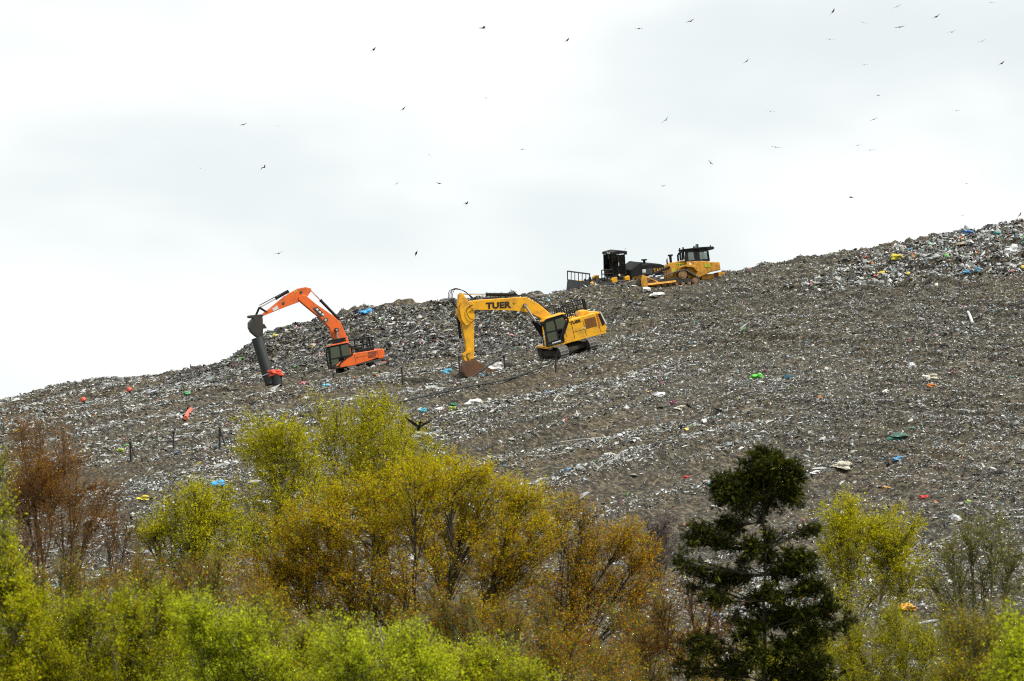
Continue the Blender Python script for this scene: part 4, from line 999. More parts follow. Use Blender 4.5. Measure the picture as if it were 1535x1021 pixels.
tree('bare_tree', 'bare budding tree with dark trunk and reddish brown twigs on the left', 'tree', G, 92, 84,
     [(85, 692, 40, 22), (45, 700, 40, 26), (70, 730, 46, 30), (115, 735, 36, 26, .8), (30, 750, 40, 30), (90, 775, 46, 28, .5), (145, 770, 34, 26, .6), (40, 800, 46, 34, .5), (120, 810, 38, 26, .3), (20, 830, 36, 34, .5), (160, 745, 22, 20, .5), (95, 655, 14, 32, .4), (30, 640, 24, 24, .5), (62, 640, 20, 26, .3)],
     31, 'bark_red', REDS, (4, 4, 2), sub=34, tw=15, tlen=0.5, lv=8, lsize=0.021, stems=3, soft=0.28, trunk_r=0.085, up=0.35, twig_r=0.0045, knee=0.3, depth=1.3)
tree('bare_tree', 'slim bare sapling with brown twigs between the reddish tree and the small birch', 'tree', G, 190, 90,
     [(165, 770, 22, 22, .6), (195, 800, 24, 26, .7), (160, 810, 20, 22, .5), (215, 835, 22, 22, .6), (180, 845, 26, 24, .6)],
     32, 'bark_red', REDS, (3, 4, 2), sub=20, tw=10, tlen=0.4, lv=1, lsize=0.03, stems=3, trunk_r=0.05, up=0.5, twig_r=0.0055)
tree('bare_tree', 'small bare tree with purple-grey twigs and pale trunk left of the dark conifer', 'tree', G, 988, 96,
     [(985, 785, 26, 16), (970, 800, 22, 16, .8), (1000, 805, 18, 20, .8), (985, 825, 24, 22, .6), (972, 850, 16, 20, .5)],
     33, 'bark_grey', [(0.07, 0.035, 0.03)], (1,), sub=26, tw=12, tlen=0.35, lv=2, lsize=0.028, stems=2, trunk_r=0.05, up=0.6, twig_r=0.0055)
tree('bare_tree', 'bare shrubby tree with olive-brown stems fanning up at the right edge', 'tree', G, 1478, 74,
     [(1425, 815, 24, 28, .6), (1455, 800, 24, 30, .6), (1485, 795, 24, 32, .7), (1515, 815, 24, 30, .6), (1430, 860, 34, 34, .6), (1470, 860, 36, 36, .6), (1510, 870, 32, 36, .6), (1400, 880, 20, 26, .4), (1460, 920, 44, 34, .7), (1520, 930, 34, 34, .7)],
     34, 'bark_olive', OLIVE, (3, 3, 3, 1), sub=26, tw=11, tlen=0.5, lv=4, lsize=0.022, stems=10, trunk_r=0.06, up=0.6, spread=1.0, twig_r=0.006, knee=0.5)
tree('bare_tree', 'tangle of thin rust twigs low down between the golden tree and the conifer', 'tree', G, 1010, 72,
     [(990, 915, 34, 28, .6), (1030, 890, 28, 34, .5), (960, 965, 46, 34, .9), (1020, 960, 44, 34, .8), (890, 985, 50, 34, .9), (1075, 930, 30, 40, .5), (1090, 870, 20, 36, .35), (820, 985, 40, 30, .8)],
     35, 'bark_red', RUST, (4, 2, 3, 1.5), sub=26, tw=12, tlen=0.42, lv=3, lsize=0.036, stems=9, trunk_r=0.035, up=0.7, spread=5.0, twig_r=0.0055, knee=0.6)
tree('spruce_tree', 'dark green conifer with a dense round top and ragged lower branches', 'tree', G, 1142, 70,
     [(1146, 694, 28, 22, 1.2), (1122, 712, 28, 24, .9), (1174, 706, 26, 24, .9), (1148, 726, 38, 22, .9), (1108, 730, 22, 24, .8), (1188, 728, 18, 26, .8), (1084, 738, 17, 22, .9), (1074, 722, 9, 12, .4), (1124, 754, 18, 14, .4), (1162, 750, 16, 12, .35), (1196, 746, 9, 16, .4), (1142, 772, 12, 14, .3), (1104, 760, 12, 12, .3),
      (1042, 798, 14, 20, .7), (1030, 812, 9, 14, .3), (1087, 790, 14, 14, .6), (1215, 789, 12, 8, .45), (1016, 845, 8, 18, .5), (1040, 860, 12, 7, .35), (1124, 821, 13, 17, .6), (1154, 804, 7, 10, .35), (1070, 818, 10, 7, .25), (1150, 838, 12, 12, .4), (1180, 800, 8, 6, .15), (1106, 840, 8, 8, .25),
      (1199, 842, 27, 16, 1.0), (1170, 862, 16, 10, .45), (1088, 868, 22, 12, .7), (1221, 879, 22, 12, .7), (1064, 898, 17, 10, .5), (1031, 880, 6, 9, .25), (1161, 890, 16, 14, .6), (1128, 900, 14, 12, .45), (1184, 922, 28, 16, 1.0), (1247, 906, 12, 18, .7), (1229, 946, 23, 18, .9), (1120, 950, 23, 17, .8), (1145, 925, 14, 12, .5), (1095, 925, 12, 9, .3),
      (1050, 965, 28, 19, .8), (1184, 974, 26, 20, .9), (1229, 984, 18, 17, .7), (1083, 998, 30, 18, .9), (1169, 1010, 28, 15, .8), (1273, 931, 10, 12, .4), (1020, 1000, 16, 14, .5), (1240, 1014, 26, 14, .7), (1130, 985, 24, 16, .7)],
     41, 'bark_pine', FIR, (4, 4, 2.5, 2.5), leafm='needle', sub=36, tw=11, tlen=0.24, lv=13, lsize=0.023, aspect=4.0, trunk_r=0.075, up=0.05, droop=0.35, jit=0.016, twig_r=0.005, along=True, straight=(1146, 700), depth=1.0, soft=0.2)
# foreground bushes
B = 'leafy bushes along the bottom of the view'
tree('willow_bush', 'tall yellow-green bush cut off by the left edge of the view', 'bush', B, 6, 56,
     [(2, 700, 16, 30, .25), (8, 750, 18, 34, .3), (4, 805, 22, 34, .5), (18, 850, 30, 30, .7), (10, 895, 40, 34), (45, 925, 36, 32), (15, 975, 46, 40), (60, 985, 36, 36), (30, 1020, 50, 30)],
     51, 'bark_olive', LIME + BIRCH, (2, 3, 0.5, 3, 4, 4, 1, 3), sub=20, tw=10, tlen=0.42, lv=19, lsize=0.026, stems=5, trunk_r=0.03, up=0.8, soft=0.25)
rows_ = [
  ('olive-green bush with upright shoots in front of the reddish bare tree', 105, 57, [(75, 925, 36, 30), (120, 905, 32, 30), (145, 935, 34, 34), (95, 965, 46, 40), (150, 975, 36, 36), (70, 1000, 40, 34), (125, 1010, 44, 28)], OLIVE + LIME, (5, 4, 1, 1, 2, 2, 0, 1), 52),
  ('mid-green bush with a slender dark stem below the slim bare sapling', 215, 58, [(185, 900, 30, 28), (235, 895, 32, 30), (200, 940, 42, 36), (255, 930, 34, 34), (260, 965, 36, 36), (205, 980, 46, 36), (235, 1010, 52, 28)], OLIVE + LIME, (4, 4, 1, 1, 3, 3, 0, 1), 53),
  ('bright green leafy bush just left of the golden tree', 345, 56, [(290, 905, 28, 26), (315, 930, 34, 34), (355, 925, 36, 32), (320, 975, 44, 36), (390, 960, 36, 34), (360, 1000, 52, 34), (300, 1010, 40, 26)], LIME, (5, 4, 3, 1), 54),
  ('olive bush with sparse shoots below the left side of the golden tree', 445, 59, [(415, 925, 34, 28, .8), (465, 940, 34, 30, .8), (445, 975, 46, 34), (410, 1000, 40, 30), (480, 1005, 40, 28)], OLIVE + LIME, (3, 5, 1, 2, 2, 3, 0, 1), 55),
  ('bright lime-green bush under the middle of the golden tree', 575, 55, [(500, 955, 30, 26), (545, 955, 34, 28), (600, 950, 36, 28), (520, 990, 44, 32), (585, 990, 48, 34), (640, 965, 32, 28), (640, 1000, 40, 30)], LIME, (5, 3, 4, 0.5), 56),
  ('lime-green bush with pale upright twigs under the right side of the golden tree', 700, 57, [(670, 975, 30, 26, .9), (715, 975, 34, 28, .9), (690, 1005, 44, 26), (755, 990, 38, 30, .8), (800, 1010, 36, 24, .7)], LIME + OLIVE, (4, 3, 2, 1, 2, 2, 0, 2), 57),
  ('soft olive-green bush in front of the white stemmed birch', 1330, 77, [(1285, 975, 36, 30, .8), (1335, 950, 32, 32, .8), (1360, 980, 44, 38), (1305, 1005, 50, 28), (1400, 985, 40, 34, .8), (1270, 1005, 28, 28, .8), (1420, 1012, 44, 24, .8)], OLIVE, (5, 5, 2, 1), 58),
  ('brownish thin bush below the fan shaped bare tree', 1465, 62, [(1430, 955, 34, 30, .7), (1475, 965, 38, 32, .8), (1450, 1000, 46, 30), (1515, 975, 32, 36, .8), (1500, 1010, 40, 26)], OLIVE + RUST, (4, 3, 4, 2, 1, 1, 1, 1), 59),
  ('green leafy shoots cut off by the bottom right corner', 1540, 48, [(1525, 975, 9, 28, .6), (1538, 1000, 18, 28)], LIME, (3, 4, 2, 1), 60),
  ('reddish brown undergrowth bush hiding the foot of the small birch', 270, 66, [(200, 880, 40, 24, .7), (330, 880, 44, 28, .9), (275, 890, 44, 26, .8), (385, 900, 44, 30, .9), (240, 885, 36, 24, .7), (300, 920, 60, 26, .8), (400, 940, 50, 26, .8)], RUST + OLIVE, (4, 1, 4, 0, 2, 2, 3, 2), 61),
  ('rust-brown brushwood beneath the right side of the golden tree', 780, 68, [(700, 945, 46, 28, .9), (760, 950, 46, 32), (820, 955, 46, 30, .9), (860, 985, 50, 32), (640, 940, 46, 24, .8), (930, 1000, 50, 28, .9), (790, 1000, 60, 28), (720, 990, 50, 28)], RUST + OLIVE, (4, 2, 4, 1, 2, 2, 2, 1), 62),
  ('brown and olive thicket under the reddish bare tree', 70, 68, [(20, 880, 40, 26, .6), (75, 890, 44, 26, .7), (130, 885, 40, 26, .6), (50, 920, 50, 28, .8), (110, 920, 50, 28, .8), (165, 905, 40, 26, .7)], RUST + OLIVE, (4, 1, 4, 1, 3, 2, 3, 2), 63),
  ('dull olive brush with rust twigs between the right hand rust leaved tree and the conifer', 985, 75, [(940, 960, 46, 28, .8), (990, 945, 40, 30, .7), (1030, 975, 44, 30, .8), (970, 1000, 60, 30, .9), (1060, 1005, 44, 26, .8), (890, 1010, 50, 24, .9)], OLIVE + RUST, (3, 2, 4, 2, 3, 2, 3, 1), 64),
  ('green tuft of saplings growing around the foot of the conifer', 1190, 84, [(1120, 985, 30, 26, .6), (1200, 975, 30, 26, .5), (1235, 990, 36, 26, .7), (1160, 1005, 44, 24, .7), (1210, 1012, 50, 22, .8)], OLIVE, (4, 5, 2, 1), 65),
]
for lab, bx, Yd, lobes, pal, wts, sd_ in rows_:
    if sd_ < 58: lobes = [(l[0], l[1] + 34) + tuple(l[2:]) for l in lobes]
    xa, xb = min(l[0] for l in lobes), max(l[0] for l in lobes)
    lobes = lobes + [(xa + (xb - xa) * k / 3, 1035, 48, 28, .8) for k in range(4)]            # leafy down to the ground
    rr_ = random.Random(sd_); tops = sorted(lobes, key=lambda l: l[1])[:4]
    lobes = lobes + [(l[0] + rr_.uniform(-22, 22), l[1] - rr_.uniform(12, 34), 9, 20, .35) for l in tops for _ in (0, 1)]   # tall single shoots
    tree('willow_bush', lab, 'bush', B, bx, Yd, lobes, sd_, 'bark_olive', pal, wts, sub=20, tw=11, tlen=0.46, lv=19 if sd_ < 59 or sd_ in (60, 65) else 12, lsize=0.022, stems=8, depth=1.3, soft=0.26, straight=None, trunk_r=0.028, up=1.0, spread=2.2, twig_r=0.005, knee=0.6)
# ---------------------------------------------------------------- single pieces of rubbish one can point at
def ground_frame(px, py, spin=0.0, lift=0.0):
    p = hit(px, py, True)
    e = 0.5
    gx = float(hill(p[0] + e, p[1], False) - hill(p[0] - e, p[1], False)) / (2 * e); gy = float(hill(p[0], p[1] + e, False) - hill(p[0], p[1] - e, False)) / (2 * e)
    n = Vector((-gx, -gy, 1)).normalized(); x = Vector((math.cos(spin), math.sin(spin), 0)); x = (x - n * x.dot(n)).normalized(); y = n.cross(x)
    m = Matrix((x, y, n)).transposed().to_4x4(); m.translation = Vector(p) + n * lift
    return m, p[1] / K

def crumple(seed, lx, ly, lz, name, mat, m, kind='bag'):
    rg = np.random.default_rng(seed)
    import bmesh
    bm = bmesh.new()
    if kind == 'sheet':
        nx_, ny_ = 9, 7
        g = [[bm.verts.new(((i / (nx_ - 1) - .5) * lx * (1 + .15 * rg.normal()), (j / (ny_ - 1) - .5) * ly * (1 + .15 * rg.normal()), lz * (abs(rg.normal()) * 0.7 + 0.1))) for j in range(ny_)] for i in range(nx_)]
        for i in range(nx_ - 1):
            for j in range(ny_ - 1): bm.faces.new((g[i][j], g[i + 1][j], g[i + 1][j + 1], g[i][j + 1]))
    else:
        bmesh.ops.create_icosphere(bm, subdivisions=3, radius=0.5)
        ph = rg.uniform(0, 6, 9)
        for v in bm.verts:
            x, y, z = v.co
            d = 1 + 0.22 * math.sin(7 * x + ph[0] + 3 * y) + 0.18 * math.sin(9 * y + ph[1] + 4 * z) + 0.15 * math.sin(11 * z + 6 * x + ph[2]) + rg.normal(0, 0.10)
            v.co = (x * d * lx, y * d * ly, max(z, -0.25) * d * lz)
    me = bpy.data.meshes.new(name); bm.to_mesh(me); bm.free(); me.materials.append(mat)
    o = bpy.data.objects.new(name, me); COL.objects.link(o); o.matrix_world = m
    return o

WHITE, CREAM, GREY = (0.74, 0.75, 0.74), (0.62, 0.58, 0.46), (0.42, 0.44, 0.44)
BLUE, SKYB, TEAL = (0.03, 0.22, 0.60), (0.12, 0.45, 0.66), (0.03, 0.34, 0.36)
YEL, LIMEC, GRN, DGRN = (0.66, 0.55, 0.03), (0.45, 0.60, 0.03), (0.10, 0.62, 0.05), (0.01, 0.10, 0.075)
RED, CORAL, ORNG, PURP, BLK = (0.60, 0.03, 0.03), (0.80, 0.12, 0.06), (0.72, 0.24, 0.03), (0.22, 0.02, 0.09), (0.01, 0.01, 0.011)
# label, name, category, x, y, width px, height/width, colour, kind
ITEMS = [
 ('bright blue plastic sheet lying on top of the bank behind the orange excavator', 'plastic_sheet', 'sheet', 549, 470, 21, .5, (0.03, 0.32, 0.70), 'bag'),
 ('blue tarpaulin at the crest of the fresh rubbish on the upper right', 'tarpaulin', 'sheet', 1450, 350, 15, .55, BLUE, 'bag'),
 ('crumpled yellow bag on the fresh rubbish at the upper right', 'rubbish_bag', 'bag', 1343, 388, 17, .6, YEL, 'bag'),
 ('light blue bag at the lower edge of the fresh rubbish', 'rubbish_bag', 'bag', 1466, 406, 11, .6, SKYB, 'bag'),
 ('mid blue bag just left of the light blue bag below the fresh rubbish', 'rubbish_bag', 'bag', 1449, 409, 9, .6, (0.04, 0.30, 0.62), 'bag'),
 ('teal bag near the crest at the far upper right', 'rubbish_bag', 'bag', 1496, 350, 9, .6, TEAL, 'bag'),
 ('large white torn sheet standing up among the fresh rubbish by the right edge', 'plastic_sheet', 'sheet', 1517, 378, 20, .8, WHITE, 'bag'),
 ('flat tan cardboard panel on the fresh rubbish under the blue tarpaulin', 'cardboard', 'cardboard', 1445, 366, 24, .4, (0.34, 0.25, 0.15), 'sheet'),
 ('bright green crumpled bag alone on the brown slope', 'rubbish_bag', 'bag', 1135, 566, 17, .6, GRN, 'bag'),
 ('small white bag just below the bright green bag', 'rubbish_bag', 'bag', 1141, 575, 11, .5, WHITE, 'bag'),
 ('dark green sheet with a raised end on the right slope', 'plastic_sheet', 'sheet', 1346, 657, 28, .4, DGRN, 'bag'),
 ('cream coloured mattress on the slope above the white stemmed birch', 'mattress', 'mattress', 1262, 701, 30, .35, CREAM, 'bag'),
 ('white crumpled sheet below the right end of the brown mound', 'plastic_sheet', 'sheet', 1367, 552, 13, .9, WHITE, 'bag'),
 ('long pale sack lying on the right slope beneath the white crumpled sheet', 'rubbish_bag', 'bag', 1395, 566, 24, .35, CREAM, 'bag'),
 ('orange scrap lying below the long pale sack', 'plastic_scrap', 'plastic scrap', 1396, 580, 10, .7, ORNG, 'bag'),
 ('round white bag standing out left of the orange scrap', 'rubbish_bag', 'bag', 1328, 589, 9, .8, WHITE, 'bag'),
 ('tan scrap of foam at the left of the round white bag', 'foam_scrap', 'foam', 1229, 598, 9, .8, (0.50, 0.24, 0.08), 'bag'),
 ('sky blue bag on the slope left of the yellow excavator bucket', 'rubbish_bag', 'bag', 670, 558, 11, .8, (0.10, 0.50, 0.75), 'bag'),
 ('white sheet heaped beside the yellow excavator bucket', 'plastic_sheet', 'sheet', 742, 552, 24, .45, WHITE, 'bag'),
 ('long white bag lying below the yellow excavator boom', 'rubbish_bag', 'bag', 711, 605, 25, .4, WHITE, 'bag'),
 ('glossy turquoise bag above the flying black crow', 'rubbish_bag', 'bag', 634, 617, 10, .7, (0.03, 0.42, 0.60), 'bag'),
 ('lime yellow bag right of the turquoise bag', 'rubbish_bag', 'bag', 678, 613, 8, .8, LIMEC, 'bag'),
 ('dark green bag touching the lime yellow bag', 'rubbish_bag', 'bag', 680, 608, 8, .6, (0.01, 0.26, 0.12), 'bag'),
 ('white bag between the turquoise bag and the lime yellow bag', 'rubbish_bag', 'bag', 658, 615, 10, .6, WHITE, 'bag'),
 ('flat light blue bag on the slope below the orange excavator', 'rubbish_bag', 'bag', 489, 579, 11, .5, (0.12, 0.50, 0.72), 'bag'),
 ('white and pale green sack showing through the tallest birch', 'rubbish_bag', 'bag', 525, 657, 20, .5, (0.55, 0.66, 0.62), 'bag'),
 ('vivid blue bag on the lower slope above the small birch', 'rubbish_bag', 'bag', 327, 727, 25, .4, (0.02, 0.36, 0.78), 'bag'),
 ('yellow plastic strip on the lower left slope', 'plastic_scrap', 'plastic scrap', 214, 749, 19, .4, YEL, 'bag'),
 ('lime yellow scrap high on the left slope beside a leaning post', 'plastic_scrap', 'plastic scrap', 180, 676, 11, .5, LIMEC, 'bag'),
 ('heap of white plastic behind the slim bare sapling', 'plastic_heap', 'plastic heap', 146, 786, 46, .4, WHITE, 'bag'),
 ('green bag high on the left slope under the skyline', 'rubbish_bag', 'bag', 280, 591, 9, .6, (0.08, 0.50, 0.16), 'bag'),
 ('yellow bag in the bank above the top of the leaning black pipe', 'rubbish_bag', 'bag', 412, 506, 8, 1.0, YEL, 'bag'),
 ('black board propped on the slope right of the white stemmed birch', 'board', 'board', 1360, 817, 19, .6, BLK, 'bag'),
 ('orange and yellow strip of plastic behind the white stemmed birch', 'plastic_scrap', 'plastic scrap', 1357, 912, 26, .35, (0.80, 0.36, 0.02), 'bag'),
 ('red strip on the slope behind the right boughs of the conifer', 'plastic_scrap', 'plastic scrap', 1268, 973, 22, .25, RED, 'bag'),
 ('pair of joined red scraps left of the conifer top', 'plastic_scrap', 'plastic scrap', 1030, 717, 13, .4, (0.66, 0.05, 0.05), 'bag'),
 ('maroon scrap on the middle of the slope', 'plastic_scrap', 'plastic scrap', 1009, 605, 11, .5, PURP, 'bag'),
 ('cream bag just below the maroon scrap', 'rubbish_bag', 'bag', 1019, 613, 14, .55, CREAM, 'bag'),
 ('white bag with a pointed end above the maroon scrap', 'rubbish_bag', 'bag', 988, 593, 16, .5, WHITE, 'bag'),
 ('crumpled white sheets in front of the bulldozer blade', 'plastic_sheet', 'sheet', 970, 435, 15, .5, WHITE, 'bag'),
 ('long white sheet on the soil below the bulldozer tracks', 'plastic_sheet', 'sheet', 985, 443, 19, .3, WHITE, 'bag'),
 ('red scrap just above the right hand birch', 'plastic_scrap', 'plastic scrap', 1385, 746, 11, .5, RED, 'bag'),
 ('lime green scrap near the top of the fan shaped bare tree', 'plastic_scrap', 'plastic scrap', 1451, 754, 9, .6, (0.35, 0.62, 0.10), 'bag'),
 ('grey white bag caught in the top of the fan shaped bare tree', 'rubbish_bag', 'bag', 1431, 778, 15, .6, (0.6, 0.62, 0.63), 'bag'),
 ('blue scrap beneath the dark green sheet', 'plastic_scrap', 'plastic scrap', 1346, 690, 13, .5, (0.10, 0.32, 0.55), 'bag'),
 ('tan scrap right of the conifer top', 'foam_scrap', 'foam', 1328, 733, 10, .6, (0.50, 0.26, 0.07), 'bag'),
 ('white flattened sheet right of the conifer top', 'plastic_sheet', 'sheet', 1221, 710, 14, .4, WHITE, 'bag'),
]
for i, (lab, nm, ct, px, py, wpx, asp, colr, kd) in enumerate(ITEMS):
    m, mpp = ground_frame(px, py, random.Random(i).uniform(-0.4, 0.4), 0.03)
    wd = wpx * mpp
    tag(crumple(100 + i, wd, wd * 0.8, wd * asp * (1.0 if kd == 'bag' else 0.25), nm, scrap_colour(colr), m, kd), lab, ct, 'single pieces of rubbish')
# rods and tubes lying about
RODS = [
 ('white plastic pipe lying up the right slope', 'plastic_pipe', 'pipe', 1451, 470, 1458, 487, 0.09, WHITE),
 ('thin curved white strip on the slope left of the conifer top', 'plastic_strip', 'strip', 839, 664, 925, 656, 0.03, (0.6, 0.61, 0.6)),
 ('grey pole lying behind the bare fan shaped tree', 'pole', 'pole', 1366, 942, 1440, 930, 0.06, (0.38, 0.40, 0.42)),
 ('coral red plastic tube on the upper left slope', 'plastic_pipe', 'pipe', 278, 630, 286, 617, 0.14, CORAL),
 ('slanted thin pole leaning by a post right of the orange excavator', 'pole', 'pole', 580, 568, 602, 551, 0.05, (0.3, 0.31, 0.31)),
]
for lab, nm, ct, x0, y0, x1, y1, r, colr in RODS:
    a, b = hit(x0, y0, True), hit(x1, y1, True)
    if 'leaning' in lab: b = at_depth(x1, y1, a[1])
    a, b = Vector(a) + Vector((0, 0, r)), Vector(b) + Vector((0, 0, r))
    q = MB(); q.tube([a, a.lerp(b, .33) + Vector((0, 0, .06)), a.lerp(b, .66) + Vector((0, 0, .04)), b], r, 8)
    tag(q.build(nm, scrap_colour(colr)), lab, ct)

# ---------------------------------------------------------------- gas well pipes, marker caps, posts and hoses
Yp = hit(405, 577)[1] - 0.1
base, topp = Vector(at_depth(405, 573, Yp)), Vector(at_depth(385, 507, Yp))
root = tag(empty('vent_pipe', loc_m(base)), 'wide black plastic pipe leaning under the orange excavator bucket', 'pipe')
ax = (topp - base); n_ = ax.normalized(); s1 = n_.cross(Vector((0, 1, 0))).normalized(); s2 = n_.cross(s1)
q = MB(); nseg = 22; rO, rI = 0.39, 0.345
for (ra, rb_, flip) in ((rO, rO, 0), (rI, rI, 1)):
    for k in range(nseg):
        t0, t1 = 2 * math.pi * k / nseg, 2 * math.pi * (k + 1) / nseg
        f = lambda t, r, h: s1 * math.cos(t) * r + s2 * math.sin(t) * r + ax * h
        q.add([f(t0, ra, -0.05), f(t1, ra, -0.05), f(t1, ra, 1), f(t0, ra, 1)], [(0, 1, 2, 3)])
for k in range(nseg):
    t0, t1 = 2 * math.pi * k / nseg, 2 * math.pi * (k + 1) / nseg
    q.add([f(t0, rO, 1), f(t1, rO, 1), f(t1, rI, 1), f(t0, rI, 1)], [(0, 1, 2, 3)])
q.build('pipe_wall', M['pipe'], root)
q = MB(); q.tube([s1 * math.cos(t) * 0.42 + s2 * math.sin(t) * 0.42 + ax * 0.17 for t in np.linspace(0, 2 * math.pi, 25)], 0.035, 6); q.build('strap', M['strap'], root)
q = MB(); q.tube([f(-2.7, 0.40, 0.02), f(-2.7, 0.40, 1.0)], 0.018, 5); q.build('seam', M['gunmetal'], root)
stub = Vector(at_depth(416, 575, Yp - 0.15))
root = tag(empty('pipe_stub', loc_m(stub)), 'short black pipe stub with crumpled coral red plastic on top', 'pipe')
q = MB(); q.tube([(0, 0, -0.1), (-0.03, 0, 0.55)], 0.34, 20); q.build('stub_wall', M['pipe'], root)
o = crumple(77, 0.80, 0.6, 0.62, 'coral_wrap', M['coral'], Matrix.Translation((-0.12, -0.12, 0.68))); o.parent = root
for x, y, lab in ((125, 599, 'small black marker pipe with coral cap near the left skyline'), (194, 584, 'leaning black marker pipe with coral cap on the upper left slope')):
    b0 = hit(x + 6, y + 9); c0 = Vector(at_depth(x - 2, y - 2, b0[1])); b0 = Vector(b0)
    root = tag(empty('marker_pipe', loc_m(b0)), lab, 'pipe', 'capped marker pipes on the left slope')
    q = MB(); q.tube([(0, 0, -0.1), (c0 - b0) * 0.65], 0.11, 10); q.build('pipe_wall', M['pipe'], root)
    q = MB(); q.tube([(c0 - b0) * 0.60, (c0 - b0) * 0.66, (c0 - b0)], [0.13, 0.21, 0.19], 10); q.build('cap', M['coral'], root)

POSTS = [
 (689, 568, 688, 535, 0, 0, 'dark post standing close left of the yellow excavator bucket'),
 (758, 556, 755, 533, 704, 567, 'dark post with a slanted pipe running down towards the yellow bucket'),
 (833, 556, 833, 533, 0, 0, 'dark post holding up a black hose below the yellow excavator tracks'),
 (604, 574, 602, 551, 0, 0, 'dark post next to a leaning thin pole below the bank'),
 (569, 564, 569, 556, 0, 0, 'stubby dark post below the rear of the orange excavator'),
 (500, 570, 500, 560, 0, 0, 'short dark post below the cab of the orange excavator'),
 (453, 574, 453, 566, 0, 0, 'short dark post between the black pipe and the orange excavator'),
 (196, 690, 195, 663, 203, 686, 'dark post with a leaning stay at the far left of the slope'),
 (260, 678, 260, 648, 0, 0, 'single upright dark post on the left slope between two stayed posts'),
 (329, 674, 329, 641, 339, 672, 'tall dark post with a leaning stay above the vivid blue bag'),
]
for x0, y0, x1, y1, sx, sy, lab in POSTS:
    b0 = hit(x0, y0); t0 = Vector(at_depth(x1, y1, b0[1])); b0 = Vector(b0)
    root = tag(empty('fence_post', loc_m(b0)), lab, 'post', 'dark posts along the slope')
    q = MB(); q.tube([(0, 0, -0.15), t0 - b0], 0.055, 6); q.build('upright', M['post'], root)
    q = MB(); q.box((t0 - b0), (0.16, 0.16, 0.05)); q.build('cap_plate', M['post'], root)
    if sx:
        e = Vector(at_depth(sx, sy, b0[1] - (1.0 if abs(sx - x0) > 20 else 0.1))); q = MB(); q.tube([t0 - b0, e - b0], 0.045 if abs(sx - x0) < 20 else 0.06, 6); q.build('stay', M['gunmetal'] if abs(sx - x0) > 20 else M['post'], root)
def ground_line(pts, r, name, mat, lab, cat, lift_first=None):
    P = []
    for x, y in pts: P.append(Vector(hit(x, y, True)) + Vector((0, 0, r + 0.06)))
    if lift_first: P[0] = Vector(at_depth(lift_first[0], lift_first[1], P[0].y + 0.3))
    out = []
    for i in range(len(P) - 1):
        a, b, c, d = P[max(i - 1, 0)], P[i], P[i + 1], P[min(i + 2, len(P) - 1)]
        for t in np.linspace(0, 1, 6, endpoint=False): out.append(0.5 * ((2 * b) + (c - a) * t + (2 * a - 5 * b + 4 * c - d) * t * t + (3 * b - a - 3 * c + d) * t ** 3))
    out.append(P[-1])
    tag(MB().tube(out, r, 7).build(name, mat), lab, cat)
ground_line([(826, 541), (812, 552), (795, 560), (768, 569), (740, 576), (700, 583), (650, 594), (600, 606)], 0.055, 'hose', M['pipe'], 'black hose sagging from the post under the yellow excavator down the slope', 'hose', (834, 535))
ground_line([(420, 596), (480, 586), (540, 577), (600, 566), (640, 558)], 0.045, 'hose', M['pipe'], 'thin black hose lying along the slope below the orange excavator', 'hose')

# ---------------------------------------------------------------- birds
feather_dark = paint('crow_feathers', (0.010, 0.010, 0.012), (0.03, 0.03, 0.03), 0.3, 0.6)
def gull_mat(name, c, trans):
    m, nt, out = new_mat(name)
    d = N(nt, 'ShaderNodeBsdfDiffuse', Color=rgba(c)); t = N(nt, 'ShaderNodeBsdfTranslucent', Color=rgba(c)); x = nt.nodes.new('ShaderNodeMixShader'); x.inputs[0].default_value = trans
    n = noise(nt, 5.0, 3, 0.6); r = ramp(nt, n.outputs['Fac'], [(0.35, tuple(0.75 * v for v in c)), (0.6, c)]); nt.links.new(r.outputs[0], d.inputs[0])
    nt.links.new(d.outputs[0], x.inputs[1]); nt.links.new(t.outputs[0], x.inputs[2]); nt.links.new(x.outputs[0], out.inputs[0]); return m
gull_pale = gull_mat('gull_white_feathers', (0.82, 0.83, 0.84), 0.5)
gull_grey = gull_mat('gull_grey_feathers', (0.20, 0.21, 0.22), 0.3)
tip_black = gull_mat('gull_wing_tips', (0.03, 0.03, 0.03), 0.1)
